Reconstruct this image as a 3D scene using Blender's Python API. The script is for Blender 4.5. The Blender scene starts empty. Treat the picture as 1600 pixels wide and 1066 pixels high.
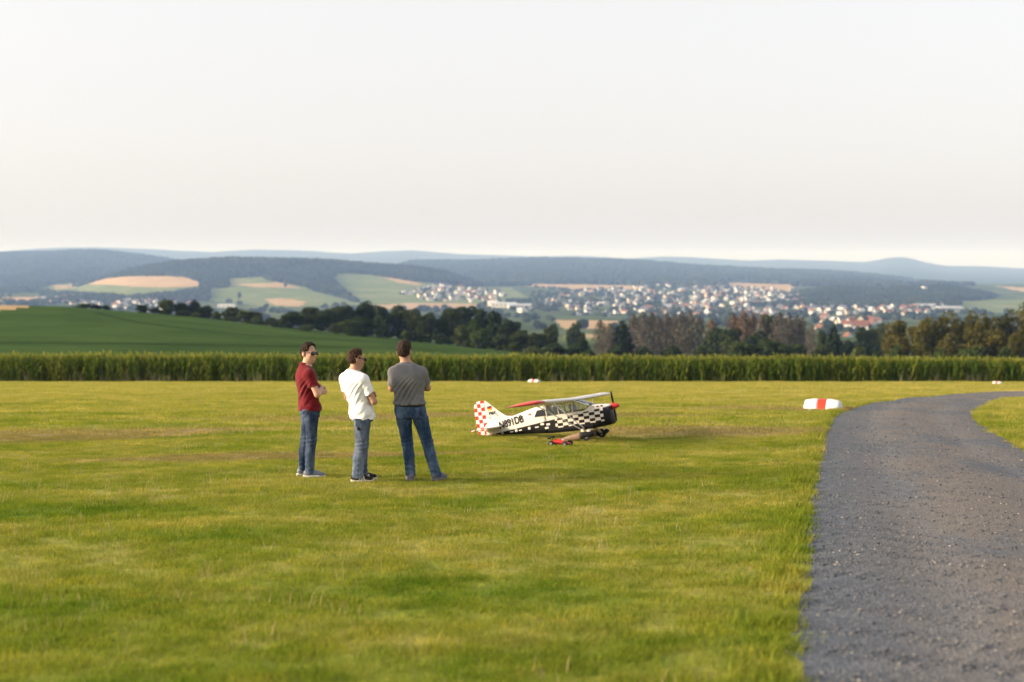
import bpy, math, random
import numpy as np
from mathutils import Vector, Matrix

# ------------------------------------------------------------------ scene, camera, light
random.seed(7)
RNG = np.random.default_rng(11)
sc = bpy.context.scene
COL = sc.collection
R = math.radians

FPX = 2222.0          # focal length in photo pixels (50 mm lens on a 36 mm wide frame, 1600 px)
HZ = 420.0            # photo row of the true horizon

cam_data = bpy.data.cameras.new("camera")
cam = bpy.data.objects.new("camera", cam_data)
COL.objects.link(cam)
cam.location = (0, 0, 0)
cam.rotation_euler = (R(90), 0, 0)
cam_data.lens = 50.0
cam_data.sensor_width = 36.0
cam_data.sensor_fit = 'HORIZONTAL'
cam_data.shift_y = -(533.0 - HZ) / 1600.0
cam_data.clip_start = 0.1
cam_data.clip_end = 60000
cam_data.dof.use_dof = True
cam_data.dof.focus_distance = 18.6
cam_data.dof.aperture_fstop = 1.35
cam_data.dof.aperture_blades = 0
sc.camera = cam

SUN_EL = R(16.0)
SUN_DIR = Vector((-1.0, -0.10, 0)).normalized()       # horizontal direction towards the sun
world = bpy.data.worlds.new("World")
sc.world = world
world.use_nodes = True
wn = world.node_tree.nodes
wl = world.node_tree.links
wn.clear()
sky = wn.new('ShaderNodeTexSky')
sky.sky_type = 'NISHITA'
sky.sun_disc = False
sky.sun_elevation = SUN_EL
sky.sun_rotation = math.atan2(SUN_DIR.x, SUN_DIR.y)
sky.altitude = 300
sky.air_density = 1.0
sky.dust_density = 4.5
sky.ozone_density = 1.0
hsv = wn.new('ShaderNodeHueSaturation')
hsv.inputs['Saturation'].default_value = 0.42
bg = wn.new('ShaderNodeBackground')
bg.inputs['Strength'].default_value = 0.12
wo = wn.new('ShaderNodeOutputWorld')
wl.new(sky.outputs[0], hsv.inputs['Color'])
veil = wn.new('ShaderNodeMix'); veil.data_type = 'RGBA'      # thin even veil of high cloud
veil.inputs[0].default_value = 0.55
veil.inputs[7].default_value = (3.28, 3.08, 3.04, 1)
wl.new(hsv.outputs[0], veil.inputs[6])
wl.new(veil.outputs[2], bg.inputs['Color'])
wl.new(bg.outputs[0], wo.inputs['Surface'])

sun_data = bpy.data.lights.new("sun", 'SUN')
sun_data.energy = 3.2
sun_data.angle = R(12.0)
sun_data.color = (1.0, 0.80, 0.57)
sun = bpy.data.objects.new("sun", sun_data)
COL.objects.link(sun)
to_sun = Vector((SUN_DIR.x * math.cos(SUN_EL), SUN_DIR.y * math.cos(SUN_EL), math.sin(SUN_EL)))
sun.rotation_euler = to_sun.to_track_quat('Z', 'Y').to_euler()

sc.view_settings.view_transform = 'Standard'
sc.view_settings.look = 'None'
sc.view_settings.gamma = 1.0
sc.view_settings.use_curve_mapping = False
sc.view_settings.exposure = 1.4
sc.render.engine = 'CYCLES'
sc.cycles.use_denoising = True
sc.cycles.max_bounces = 6
sc.cycles.diffuse_bounces = 3
sc.cycles.glossy_bounces = 3
sc.cycles.transparent_max_bounces = 12
sc.cycles.transmission_bounces = 4
sc.cycles.volume_bounces = 0

# ------------------------------------------------------------------ helpers
def W(px, py, d):
    """point at depth d behind photo pixel (px, py)"""
    return Vector(((px - 800.0) / FPX * d, d, -(py - HZ) / FPX * d))

def mesh(name, verts, faces, mats=(), fmat=None, smooth=False):
    me = bpy.data.meshes.new(name)
    me.from_pydata([tuple(v) for v in verts], [], [tuple(f) for f in faces])
    for m in mats:
        me.materials.append(m)
    if fmat is not None:
        me.polygons.foreach_set('material_index', np.asarray(fmat, dtype=np.int32))
    if smooth:
        me.polygons.foreach_set('use_smooth', np.ones(len(me.polygons), dtype=bool))
    me.update()
    return me

def npmesh(name, V, Q, mats=(), fmat=None, smooth=False):
    """fast mesh from numpy vertex array and (n,3|4) face array"""
    V = np.asarray(V, dtype=np.float32)
    Q = np.asarray(Q, dtype=np.int32)
    me = bpy.data.meshes.new(name)
    me.vertices.add(len(V))
    me.vertices.foreach_set('co', V.ravel())
    n, k = Q.shape
    me.loops.add(n * k)
    me.loops.foreach_set('vertex_index', Q.ravel())
    me.polygons.add(n)
    me.polygons.foreach_set('loop_start', np.arange(n, dtype=np.int32) * k)
    for m in mats:
        me.materials.append(m)
    if fmat is not None:
        me.polygons.foreach_set('material_index', np.asarray(fmat, dtype=np.int32))
    me.polygons.foreach_set('use_smooth', np.full(n, smooth))
    me.update(calc_edges=True)
    me.validate()
    return me

def link(name, me, parent=None, loc=None, rot=None):
    o = bpy.data.objects.new(name, me)
    COL.objects.link(o)
    if parent is not None:
        o.parent = parent
    if loc is not None:
        o.location = loc
    if rot is not None:
        o.rotation_euler = rot
    return o

def empty(name, loc, rotz=0.0):
    o = bpy.data.objects.new(name, None)
    o.empty_display_size = 0.2
    COL.objects.link(o)
    o.location = loc
    o.rotation_euler = (0, 0, rotz)
    return o

def tag(o, label, cat, group=None):
    o["label"] = label
    o["category"] = cat
    if group:
        o["group"] = group
    return o

def kind(o, k, label=None, cat=None):
    o["kind"] = k
    if label:
        o["label"] = label
    if cat:
        o["category"] = cat
    return o

class MB:
    """collects simple shapes into one mesh"""
    def __init__(self):
        self.v = []; self.f = []; self.m = []
    def add(self, verts, faces, mi=0):
        b = len(self.v)
        self.v += [tuple(p) for p in verts]
        self.f += [tuple(i + b for i in f) for f in faces]
        self.m += [mi] * len(faces)
    def box(self, c, s, rot=None, mi=0):
        cx, cy, cz = c; sx, sy, sz = (k / 2 for k in s)
        vs = [Vector((x, y, z)) for x in (-sx, sx) for y in (-sy, sy) for z in (-sz, sz)]
        if rot is not None:
            vs = [rot @ p for p in vs]
        vs = [(p.x + cx, p.y + cy, p.z + cz) for p in vs]
        self.add(vs, [(0, 1, 3, 2), (4, 6, 7, 5), (0, 4, 5, 1), (2, 3, 7, 6), (0, 2, 6, 4), (1, 5, 7, 3)], mi)
    def tube(self, pts, rads, seg=8, mi=0, cap=True):
        pts = [Vector(p) for p in pts]
        rings = []
        for i, p in enumerate(pts):
            t = (pts[min(i + 1, len(pts) - 1)] - pts[max(i - 1, 0)]).normalized()
            a = Vector((0, 0, 1)) if abs(t.z) < 0.9 else Vector((1, 0, 0))
            u = t.cross(a).normalized(); w = t.cross(u)
            r = rads[i] if isinstance(rads, (list, tuple)) else rads
            ru, rw = r if isinstance(r, (list, tuple)) else (r, r)
            rings.append([p + u * math.cos(2 * math.pi * k / seg) * ru + w * math.sin(2 * math.pi * k / seg) * rw for k in range(seg)])
        vs = [q for ring in rings for q in ring]
        fs = []
        for i in range(len(pts) - 1):
            for k in range(seg):
                a0 = i * seg + k; b0 = i * seg + (k + 1) % seg
                fs.append((a0, b0, b0 + seg, a0 + seg))
        if cap:
            fs.append(tuple(range(seg - 1, -1, -1)))
            fs.append(tuple((len(pts) - 1) * seg + k for k in range(seg)))
        self.add(vs, fs, mi)
    def loft(self, rings, mi=0, cap=True, closed=True):
        n = len(rings[0]); vs = [q for r in rings for q in r]; fs = []
        for i in range(len(rings) - 1):
            for k in range(n if closed else n - 1):
                a0 = i * n + k; b0 = i * n + (k + 1) % n
                fs.append((a0, b0, b0 + n, a0 + n))
        if cap and closed:
            fs.append(tuple(range(n - 1, -1, -1)))
            fs.append(tuple((len(rings) - 1) * n + k for k in range(n)))
        self.add(vs, fs, mi)
    def build(self, name, mats, parent=None, smooth=False, loc=None, rot=None):
        if not isinstance(mats, (list, tuple)):
            mats = [mats]
        me = mesh(name, self.v, self.f, mats, self.m, smooth)
        return link(name, me, parent, loc, rot)

# ------------------------------------------------------------------ materials
def mat(name):
    m = bpy.data.materials.new(name)
    m.use_nodes = True
    nt = m.node_tree
    nt.nodes.clear()
    out = nt.nodes.new('ShaderNodeOutputMaterial')
    return m, nt, out

def nd(nt, t, **kw):
    n = nt.nodes.new(t)
    for k, v in kw.items():
        if k.startswith('_'):
            setattr(n, k[1:], v)
        else:
            n.inputs[k.replace('__', ' ')].default_value = v
    return n

def coords(nt, which='Object', scale=(1, 1, 1)):
    """world position ('Position') or object coordinates, scaled"""
    if which == 'Position':
        g = nt.nodes.new('ShaderNodeNewGeometry'); src = g.outputs['Position']
    else:
        g = nt.nodes.new('ShaderNodeTexCoord'); src = g.outputs[which]
    if tuple(scale) == (1, 1, 1):
        return src
    m = nt.nodes.new('ShaderNodeVectorMath'); m.operation = 'MULTIPLY'
    m.inputs[1].default_value = scale
    nt.links.new(src, m.inputs[0])
    return m.outputs[0]

def noise(nt, vec, scale, detail=3.0, rough=0.55):
    n = nt.nodes.new('ShaderNodeTexNoise')
    n.inputs['Scale'].default_value = scale
    n.inputs['Detail'].default_value = detail
    n.inputs['Roughness'].default_value = rough
    nt.links.new(vec, n.inputs['Vector'])
    return n.outputs['Fac']

def ramp(nt, fac, stops, interp='LINEAR'):
    r = nt.nodes.new('ShaderNodeValToRGB')
    e = r.color_ramp.elements
    r.color_ramp.interpolation = interp
    while len(e) < len(stops):
        e.new(0.5)
    for k, (p, c) in enumerate(stops):
        e[k].position = p
        e[k].color = (c[0], c[1], c[2], 1) if not isinstance(c, (int, float)) else (c, c, c, 1)
    nt.links.new(fac, r.inputs[0])
    return r.outputs[0]

def mixc(nt, fac, a, b, mode='MIX'):
    n = nt.nodes.new('ShaderNodeMix'); n.data_type = 'RGBA'; n.blend_type = mode
    for sock, v in ((n.inputs[0], fac), (n.inputs[6], a), (n.inputs[7], b)):
        if hasattr(v, 'is_output'):
            nt.links.new(v, sock)
        elif isinstance(v, (int, float)):
            sock.default_value = v
        else:
            sock.default_value = (v[0], v[1], v[2], 1)
    return n.outputs[2]

def mth(nt, op, a, b=0.0, c=None, clamp=False):
    n = nt.nodes.new('ShaderNodeMath'); n.operation = op; n.use_clamp = clamp
    for i, v in enumerate((a, b, c)):
        if v is None:
            continue
        if hasattr(v, 'is_output'):
            nt.links.new(v, n.inputs[i])
        else:
            n.inputs[i].default_value = v
    return n.outputs[0]

def sep(nt, vec):
    s = nt.nodes.new('ShaderNodeSeparateXYZ'); nt.links.new(vec, s.inputs[0]); return s.outputs

def bump(nt, h, strength=0.3, dist=0.01):
    b = nt.nodes.new('ShaderNodeBump')
    b.inputs['Strength'].default_value = strength
    b.inputs['Distance'].default_value = dist
    nt.links.new(h, b.inputs['Height'])
    return b.outputs[0]

def surf(nt, out, color, rough=0.7, spec=0.3, normal=None, metallic=0.0, coat=0.0, sheen=0.0, sss=0.0):
    p = nt.nodes.new('ShaderNodeBsdfPrincipled')
    if hasattr(color, 'is_output'):
        nt.links.new(color, p.inputs['Base Color'])
    else:
        p.inputs['Base Color'].default_value = (color[0], color[1], color[2], 1)
    if hasattr(rough, 'is_output'):
        nt.links.new(rough, p.inputs['Roughness'])
    else:
        p.inputs['Roughness'].default_value = rough
    p.inputs['Specular IOR Level'].default_value = spec
    p.inputs['Metallic'].default_value = metallic
    p.inputs['Coat Weight'].default_value = coat
    p.inputs['Sheen Weight'].default_value = sheen
    if sss:
        p.inputs['Subsurface Weight'].default_value = sss
        p.inputs['Subsurface Radius'].default_value = (0.012, 0.005, 0.003)
    if normal is not None:
        nt.links.new(normal, p.inputs['Normal'])
    nt.links.new(p.outputs[0], out.inputs['Surface'])
    return p

def plain(name, color, rough=0.6, spec=0.3, var=0.12, scale=6.0, metallic=0.0, coat=0.0, bumpy=0.0, sheen=0.0, sss=0.0):
    """simple procedural material: base colour with soft mottling"""
    m, nt, out = mat(name)
    v = coords(nt, 'Object')
    f = noise(nt, v, scale, 4)
    c = mixc(nt, ramp(nt, f, [(0.3, 0), (0.7, 1)]), [k * (1 - var) for k in color], [min(1, k * (1 + var)) for k in color])
    nrm = bump(nt, noise(nt, v, scale * 8, 3), 0.4, bumpy) if bumpy else None
    surf(nt, out, c, rough, spec, nrm, metallic, coat, sheen, sss)
    return m

def leafmat(name, stops, scale=0.6, trans=0.35, rnd=0.5, rough=0.6):
    """foliage: colours picked by per-object random value and world-space noise, part of the light passing through"""
    m, nt, out = mat(name)
    oi = nt.nodes.new('ShaderNodeObjectInfo')
    f = noise(nt, coords(nt, 'Position'), scale, 3)
    f2 = mth(nt, 'ADD', mth(nt, 'MULTIPLY', oi.outputs['Random'], rnd), mth(nt, 'MULTIPLY', f, 1.0 - rnd))
    c = ramp(nt, f2, stops)
    d = nt.nodes.new('ShaderNodeBsdfDiffuse'); nt.links.new(c, d.inputs[0])
    t = nt.nodes.new('ShaderNodeBsdfTranslucent'); nt.links.new(c, t.inputs[0])
    mx = nt.nodes.new('ShaderNodeMixShader'); mx.inputs[0].default_value = trans
    nt.links.new(d.outputs[0], mx.inputs[1]); nt.links.new(t.outputs[0], mx.inputs[2])
    nt.links.new(mx.outputs[0], out.inputs['Surface'])
    return m

# ------------------------------------------------------------------ instanced stuff (grass, gravel, corn, far forest)
def stuff_instances(name, label, cat, P, rotz, scl, idx, protos, tilt=None, parent=None):
    """one object: points that carry copies of a few prototype meshes (uncountable stuff only)"""
    n = len(P)
    me = bpy.data.meshes.new(name)
    me.vertices.add(n)
    me.vertices.foreach_set('co', np.asarray(P, dtype=np.float32).ravel())
    tilt = np.zeros((n, 2)) if tilt is None else tilt
    rot = np.stack([tilt[:, 0], tilt[:, 1], rotz], 1).astype(np.float32)
    a = me.attributes.new('rot', 'FLOAT_VECTOR', 'POINT'); a.data.foreach_set('vector', rot.ravel())
    scl = np.asarray(scl, dtype=np.float32)
    if scl.ndim == 1:
        scl = np.stack([scl, scl, scl], 1)
    a = me.attributes.new('scl', 'FLOAT_VECTOR', 'POINT'); a.data.foreach_set('vector', scl.ravel())
    a = me.attributes.new('idx', 'INT', 'POINT'); a.data.foreach_set('value', np.asarray(idx, dtype=np.int32))
    o = link(name, me, parent)
    pc = bpy.data.collections.new(name + "_shapes")
    for k, p in enumerate(protos):
        po = bpy.data.objects.new(name + "_shape_%02d" % k, p)
        pc.objects.link(po)
    ng = bpy.data.node_groups.new(name + "_scatter", 'GeometryNodeTree')
    ng.interface.new_socket("Geometry", in_out='INPUT', socket_type='NodeSocketGeometry')
    ng.interface.new_socket("Geometry", in_out='OUTPUT', socket_type='NodeSocketGeometry')
    N = ng.nodes; L = ng.links
    gi = N.new('NodeGroupInput'); go = N.new('NodeGroupOutput')
    ci = N.new('GeometryNodeCollectionInfo'); ci.inputs['Collection'].default_value = pc
    ci.inputs['Separate Children'].default_value = True; ci.inputs['Reset Children'].default_value = True
    ip = N.new('GeometryNodeInstanceOnPoints'); ip.inputs['Pick Instance'].default_value = True
    def attr(nm, ty):
        q = N.new('GeometryNodeInputNamedAttribute'); q.data_type = ty; q.inputs['Name'].default_value = nm
        return [s for s in q.outputs if s.enabled][0]
    e2r = N.new('FunctionNodeEulerToRotation')
    L.new(attr('rot', 'FLOAT_VECTOR'), e2r.inputs[0])
    L.new(gi.outputs[0], ip.inputs['Points']); L.new(ci.outputs[0], ip.inputs['Instance'])
    L.new(attr('idx', 'INT'), ip.inputs['Instance Index'])
    L.new(e2r.outputs[0], ip.inputs['Rotation'])
    L.new(attr('scl', 'FLOAT_VECTOR'), ip.inputs['Scale'])
    L.new(ip.outputs[0], go.inputs[0])
    md = o.modifiers.new("scatter", 'NODES'); md.node_group = ng
    return kind(o, "stuff", label, cat)
# ================================================================== THE LAND
def depth0(d):
    """drop of the near ground below the eye at distance d (gentle slope that steepens)"""
    d = np.asarray(d, dtype=float)
    t2 = np.clip(d - 110.0, 0, None)
    return 1.85 + 0.046 * d + 0.0246 * 5.0 * np.logaddexp(0, (d - 35.0) / 5.0) + 0.025 * t2

def gz(x, y):
    """near-ground height with soft undulation"""
    x = np.asarray(x, dtype=float); y = np.asarray(y, dtype=float)
    w = np.clip((y - 2) / 10.0, 0, 1)
    und = 0.030 * np.sin(x * 0.55 + 1.3 + 0.2 * y) * np.sin(y * 0.43 + 0.6) + 0.018 * np.sin(x * 1.35 - y * 0.8) * np.sin(y * 1.1 + 2.0)
    return -depth0(y) + und * w

def ground_d(py):
    """distance at which photo row py meets the near ground"""
    lo, hi = 3.0, 125.0
    for _ in range(50):
        m = 0.5 * (lo + hi)
        if HZ + FPX * depth0(m) / m > py: lo = m
        else: hi = m
    return 0.5 * (lo + hi)

def on_ground(px, py):
    d = ground_d(py)
    x = (px - 800) / FPX * d
    return Vector((x, d, float(gz(x, d))))

def vnoise(x, y, s, seed=0):
    """cheap value noise for densities and heights"""
    r = np.random.default_rng(seed); T = r.uniform(0, 1, (64, 64))
    u, v = x / s, y / s
    i, j = np.floor(u).astype(int), np.floor(v).astype(int)
    fu, fv = u - i, v - j
    fu = fu * fu * (3 - 2 * fu); fv = fv * fv * (3 - 2 * fv)
    g = lambda a, b: T[a % 64, b % 64]
    return (g(i, j) * (1 - fu) + g(i + 1, j) * fu) * (1 - fv) + (g(i, j + 1) * (1 - fu) + g(i + 1, j + 1) * fu) * fv

# road edges traced on the ground: left edge and right edge of a 3 m gravel lane that bends right
def smoothline(pts, n):
    pts = np.array(pts, dtype=float)
    t = np.concatenate([[0], np.cumsum(np.linalg.norm(np.diff(pts, axis=0), axis=1))])
    out = []
    for s in np.linspace(0, t[-1], n):
        # Catmull-Rom
        i = min(np.searchsorted(t, s, side='right') - 1, len(pts) - 2)
        u = (s - t[i]) / (t[i + 1] - t[i])
        p0 = pts[max(i - 1, 0)]; p1 = pts[i]; p2 = pts[i + 1]; p3 = pts[min(i + 2, len(pts) - 1)]
        out.append(0.5 * (2 * p1 + (p2 - p0) * u + (2 * p0 - 5 * p1 + 4 * p2 - p3) * u * u + (3 * p1 - p0 - 3 * p2 + p3) * u ** 3))
    return np.array(out)

def gp(px, py):
    d = ground_d(py); return ((px - 800) / FPX * d, d)
ROAD_L = smoothline([(-0.6, -8), (0.7, 2.0), gp(1257, 1066), gp(1270, 880), gp(1277, 780), gp(1290, 700), gp(1300, 662), gp(1322, 640), gp(1372, 628), gp(1450, 619), gp(1600, 611.5), (26, 49.5), (40, 51)], 160)
ROAD_R = smoothline([(3.4, -8), (4.7, 2.0), (6.3, 12), (7.6, 19), gp(1600, 702), gp(1545, 668), gp(1528, 651), gp(1548, 634), gp(1600, 622), (20.5, 43.0), (26, 45.0), (40, 46.5)], 160)
ROAD_L[:, 0] -= 0.13 * np.clip((42 - ROAD_L[:, 1]) / 10, 0, 1)
ROAD_POLY = np.concatenate([ROAD_L, ROAD_R[::-1]])

def in_poly(x, y, poly):
    x = np.asarray(x); y = np.asarray(y)
    inside = np.zeros(x.shape, dtype=bool)
    j = len(poly) - 1
    for i in range(len(poly)):
        xi, yi = poly[i]; xj, yj = poly[j]
        if yi != yj:
            c = ((yi > y) != (yj > y)) & (x < (xj - xi) * (y - yi) / (yj - yi) + xi)
            inside ^= c
        j = i
    return inside

# ---- grass colour, shared by the ground sheet and the blades that grow on it
def grass_color(nt):
    P = coords(nt, 'Position')
    flat = nt.nodes.new('ShaderNodeVectorMath'); flat.operation = 'MULTIPLY'; flat.inputs[1].default_value = (1, 1, 0)
    nt.links.new(P, flat.inputs[0]); P = flat.outputs[0]
    rot = nt.nodes.new('ShaderNodeVectorRotate'); rot.inputs['Angle'].default_value = R(-14)
    rot.rotation_type = 'Z_AXIS'; nt.links.new(P, rot.inputs['Vector'])
    st = nt.nodes.new('ShaderNodeVectorMath'); st.operation = 'MULTIPLY'; st.inputs[1].default_value = (0.10, 0.55, 1)
    nt.links.new(rot.outputs[0], st.inputs[0])
    streak = noise(nt, st.outputs[0], 1.0, 4, 0.6)          # mowing streaks
    patch = noise(nt, P, 0.55, 5, 0.62)                     # patches about two metres across
    fine = noise(nt, P, 5.0, 4, 0.65)
    f = mth(nt, 'ADD', mth(nt, 'MULTIPLY', streak, 0.36), mth(nt, 'ADD', mth(nt, 'MULTIPLY', patch, 0.42), mth(nt, 'MULTIPLY', fine, 0.22)))
    xyz = sep(nt, P)
    # the far half of the strip is drier
    far = mth(nt, 'MULTIPLY', mth(nt, 'SUBTRACT', xyz[1], 11.0), 1 / 45.0, clamp=True)
    f = mth(nt, 'ADD', f, mth(nt, 'MULTIPLY_ADD', far, 0.105, -0.022))
    c = ramp(nt, f, [(0.28, (0.072, 0.135, 0.013)), (0.38, (0.130, 0.190, 0.019)), (0.47, (0.220, 0.243, 0.036)), (0.56, (0.32, 0.295, 0.074)), (0.70, (0.45, 0.365, 0.145))])
    # worn brown stretches on the strip
    def blob(cx, cy, rx, ry, ang):
        v = nt.nodes.new('ShaderNodeVectorMath'); v.operation = 'SUBTRACT'; v.inputs[1].default_value = (cx, cy, 0)
        nt.links.new(P, v.inputs[0])
        r = nt.nodes.new('ShaderNodeVectorRotate'); r.rotation_type = 'Z_AXIS'; r.inputs['Angle'].default_value = R(ang)
        nt.links.new(v.outputs[0], r.inputs['Vector'])
        s = nt.nodes.new('ShaderNodeVectorMath'); s.operation = 'MULTIPLY'; s.inputs[1].default_value = (1 / rx, 1 / ry, 0)
        nt.links.new(r.outputs[0], s.inputs[0])
        l = nt.nodes.new('ShaderNodeVectorMath'); l.operation = 'LENGTH'; nt.links.new(s.outputs[0], l.inputs[0])
        return mth(nt, 'SUBTRACT', 1.0, l.outputs['Value'], clamp=True)
    b = blob(-8.4, 26.4, 6.5, 2.6, -24)
    for q in WORN:
        b = mth(nt, 'MAXIMUM', b, blob(*q))
    w = mth(nt, 'MULTIPLY', mth(nt, 'SUBTRACT', mth(nt, 'ADD', mth(nt, 'MULTIPLY', b, 1.3), mth(nt, 'MULTIPLY', noise(nt, st.outputs[0], 4.0, 4), 0.9)), 0.75), 2.2, clamp=True)
    c = mixc(nt, mth(nt, 'MULTIPLY', w, 0.75), c, (0.29, 0.215, 0.115))
    return c
WORN = [(3.6, 27.5, 5.0, 2.4, 0), (-1.0, 33.0, 9.0, 2.4, -8), (8.0, 37.5, 5.0, 2.5, 0), (-3.5, 21.5, 5.0, 1.0, -10)]

m, nt, out = mat("turf_soil")
c = grass_color(nt)
surf(nt, out, mixc(nt, 0.82, (0.055, 0.040, 0.02), c), 0.95, 0.05, bump(nt, noise(nt, coords(nt, 'Position'), 9.0, 5), 0.7, 0.05))
M_TURF = m
m, nt, out = mat("grass_blade")
c = grass_color(nt)
oi = nt.nodes.new('ShaderNodeObjectInfo')
c = mixc(nt, 1.0, c, ramp(nt, oi.outputs['Random'], [(0.0, (0.70, 0.78, 0.7)), (0.6, (1.0, 1.0, 1.0)), (0.93, (1.25, 1.15, 0.95)), (1.0, (1.7, 1.35, 1.3))]), 'MULTIPLY')
d_ = nt.nodes.new('ShaderNodeBsdfDiffuse'); nt.links.new(c, d_.inputs[0])
t_ = nt.nodes.new('ShaderNodeBsdfTranslucent'); nt.links.new(mixc(nt, 1.0, c, (1.1, 1.25, 0.7), 'MULTIPLY'), t_.inputs[0])
mx = nt.nodes.new('ShaderNodeMixShader'); mx.inputs[0].default_value = 0.42
nt.links.new(d_.outputs[0], mx.inputs[1]); nt.links.new(t_.outputs[0], mx.inputs[2]); nt.links.new(mx.outputs[0], out.inputs['Surface'])
M_BLADE = m

# ---- near ground sheet
xs = np.concatenate([np.linspace(-170, -30, 30)[:-1], np.linspace(-30, 30, 181), np.linspace(30, 170, 30)[1:]])
ys = np.concatenate([np.linspace(-40, 4, 12)[:-1], np.linspace(4, 50, 160), np.linspace(50, 150, 90)[1:]])
X, Y = np.meshgrid(xs, ys)
Z = gz(X, Y)
V = np.stack([X, Y, Z], -1).reshape(-1, 3)
nx, ny = len(xs), len(ys)
I = np.arange(nx * ny).reshape(ny, nx)
Q = np.stack([I[:-1, :-1], I[:-1, 1:], I[1:, 1:], I[1:, :-1]], -1).reshape(-1, 4)
kind(link("ground", npmesh("ground", V, Q, [M_TURF], smooth=True)), "structure")

# ---- gravel road
m, nt, out = mat("gravel_road_surface")
P = coords(nt, 'Position')
vor = nt.nodes.new('ShaderNodeTexVoronoi'); vor.inputs['Scale'].default_value = 62; nt.links.new(P, vor.inputs['Vector'])
vor2 = nt.nodes.new('ShaderNodeTexVoronoi'); vor2.inputs['Scale'].default_value = 13; nt.links.new(P, vor2.inputs['Vector'])
big = noise(nt, coords(nt, 'Position', (1.0, 0.38, 1.0)), 0.75, 5, 0.62)
c = ramp(nt, noise(nt, P, 7.0, 5, 0.7), [(0.3, (0.045, 0.056, 0.074)), (0.5, (0.082, 0.097, 0.120)), (0.7, (0.138, 0.154, 0.178))])
at_ = nt.nodes.new('ShaderNodeAttribute'); at_.attribute_name = 'across'; tr_ = at_.outputs['Fac']
wob = mth(nt, 'ADD', tr_, mth(nt, 'MULTIPLY_ADD', noise(nt, P, 0.9, 3), 0.16, -0.08))
mid_ = ramp(nt, wob, [(0.06, 0), (0.34, 0.9), (0.66, 0.85), (0.95, 0.5)])       # finer brown fines in the middle, bluish loose chips at the left edge
rut = ramp(nt, wob, [(0.20, 0), (0.29, 1), (0.38, 0), (0.64, 0), (0.73, 1), (0.82, 0)])   # two pale compacted wheel lanes
brown = mth(nt, 'MULTIPLY', mid_, ramp(nt, big, [(0.40, 0.10), (0.54, 1.0)]))
c = mixc(nt, brown, c, (0.185, 0.152, 0.122))
c = mixc(nt, mth(nt, 'MULTIPLY', rut, mth(nt, 'MULTIPLY', big, 0.75)), c, (0.20, 0.20, 0.20))
c = mixc(nt, 0.38, c, ramp(nt, sep(nt, vor.outputs['Color'])[0], [(0.0, (0.036, 0.045, 0.060)), (0.5, (0.082, 0.096, 0.118)), (0.9, (0.155, 0.165, 0.180)), (1.0, (0.24, 0.235, 0.225))]))
h = mth(nt, 'ADD', mth(nt, 'MULTIPLY', vor.outputs['Distance'], -0.5), mth(nt, 'ADD', noise(nt, P, 4.0, 5), mth(nt, 'MULTIPLY', vor2.outputs['Distance'], -0.4)))
surf(nt, out, c, 0.9, 0.2, bump(nt, h, 0.9, 0.028))
M_ROAD = m
rv = []; nc = 25
for a, b in zip(ROAD_L, ROAD_R):
    for k in range(nc):
        t = k / (nc - 1)
        jx = 0.0
        p = a * (1 - t) + b * t
        if k in (0, nc - 1):
            p = p + (0.05 * math.sin(p[1] * 5.1) + 0.05 * math.sin(p[1] * 11.7 + 1) + 0.07 * math.sin(p[1] * 1.7 + 2) - 0.05) * (1 if k == 0 else -1) * np.array([1, 0.2])
        crown = 0.05 * (1 - (2 * t - 1) ** 2) - 0.022 * (math.exp(-((t - 0.28) / 0.10) ** 2) + math.exp(-((t - 0.72) / 0.10) ** 2))
        z = float(gz(p[0], p[1])) + (0.004 if 0 < k < nc - 1 else -0.02) + crown + 0.006 * math.sin(p[0] * 7 + p[1] * 3) * math.sin(p[1] * 5.3)
        rv.append((p[0], p[1], z))
nr = len(ROAD_L)
I = np.arange(nr * nc).reshape(nr, nc)
Q = np.stack([I[:-1, :-1], I[:-1, 1:], I[1:, 1:], I[1:, :-1]], -1).reshape(-1, 4)
RV = np.array(rv)
rme = npmesh("gravel_road", RV, Q, [M_ROAD], smooth=True)
rme.attributes.new("across", "FLOAT", "POINT").data.foreach_set("value", np.tile(np.linspace(0, 1, nc), nr).astype(np.float32))
kind(link("gravel_road", rme), "structure")

# loose stones lying on the road
def rock(seed, mats):
    r = np.random.default_rng(seed)
    t = (1 + 5 ** 0.5) / 2
    v = np.array([(-1, t, 0), (1, t, 0), (-1, -t, 0), (1, -t, 0), (0, -1, t), (0, 1, t), (0, -1, -t), (0, 1, -t), (t, 0, -1), (t, 0, 1), (-t, 0, -1), (-t, 0, 1)], float)
    v /= np.linalg.norm(v[0])
    v *= r.uniform(0.7, 1.25, (12, 1)); v *= np.array([1, r.uniform(0.6, 0.95), r.uniform(0.4, 0.7)])
    f = [(0, 11, 5), (0, 5, 1), (0, 1, 7), (0, 7, 10), (0, 10, 11), (1, 5, 9), (5, 11, 4), (11, 10, 2), (10, 7, 6), (7, 1, 8), (3, 9, 4), (3, 4, 2), (3, 2, 6), (3, 6, 8), (3, 8, 9), (4, 9, 5), (2, 4, 11), (6, 2, 10), (8, 6, 7), (9, 8, 1)]
    return npmesh("stone_shape", v, f, mats)
m, nt, out = mat("loose_stone")
oi = nt.nodes.new('ShaderNodeObjectInfo')
surf(nt, out, ramp(nt, oi.outputs['Random'], [(0.0, (0.038, 0.047, 0.064)), (0.5, (0.082, 0.096, 0.120)), (0.92, (0.17, 0.16, 0.15)), (1.0, (0.34, 0.32, 0.29))]), 0.85, 0.25)
M_STONE = m
n = 60000
pk = 1.0 / np.maximum(ROAD_L[:-1, 1], 6.5) ** 1.3 * (ROAD_L[:-1, 1] > 5.5); pk /= pk.sum()
k = RNG.choice(nr - 1, n * 2, p=pk); t = RNG.uniform(0.01, 0.99, n * 2)
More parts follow.
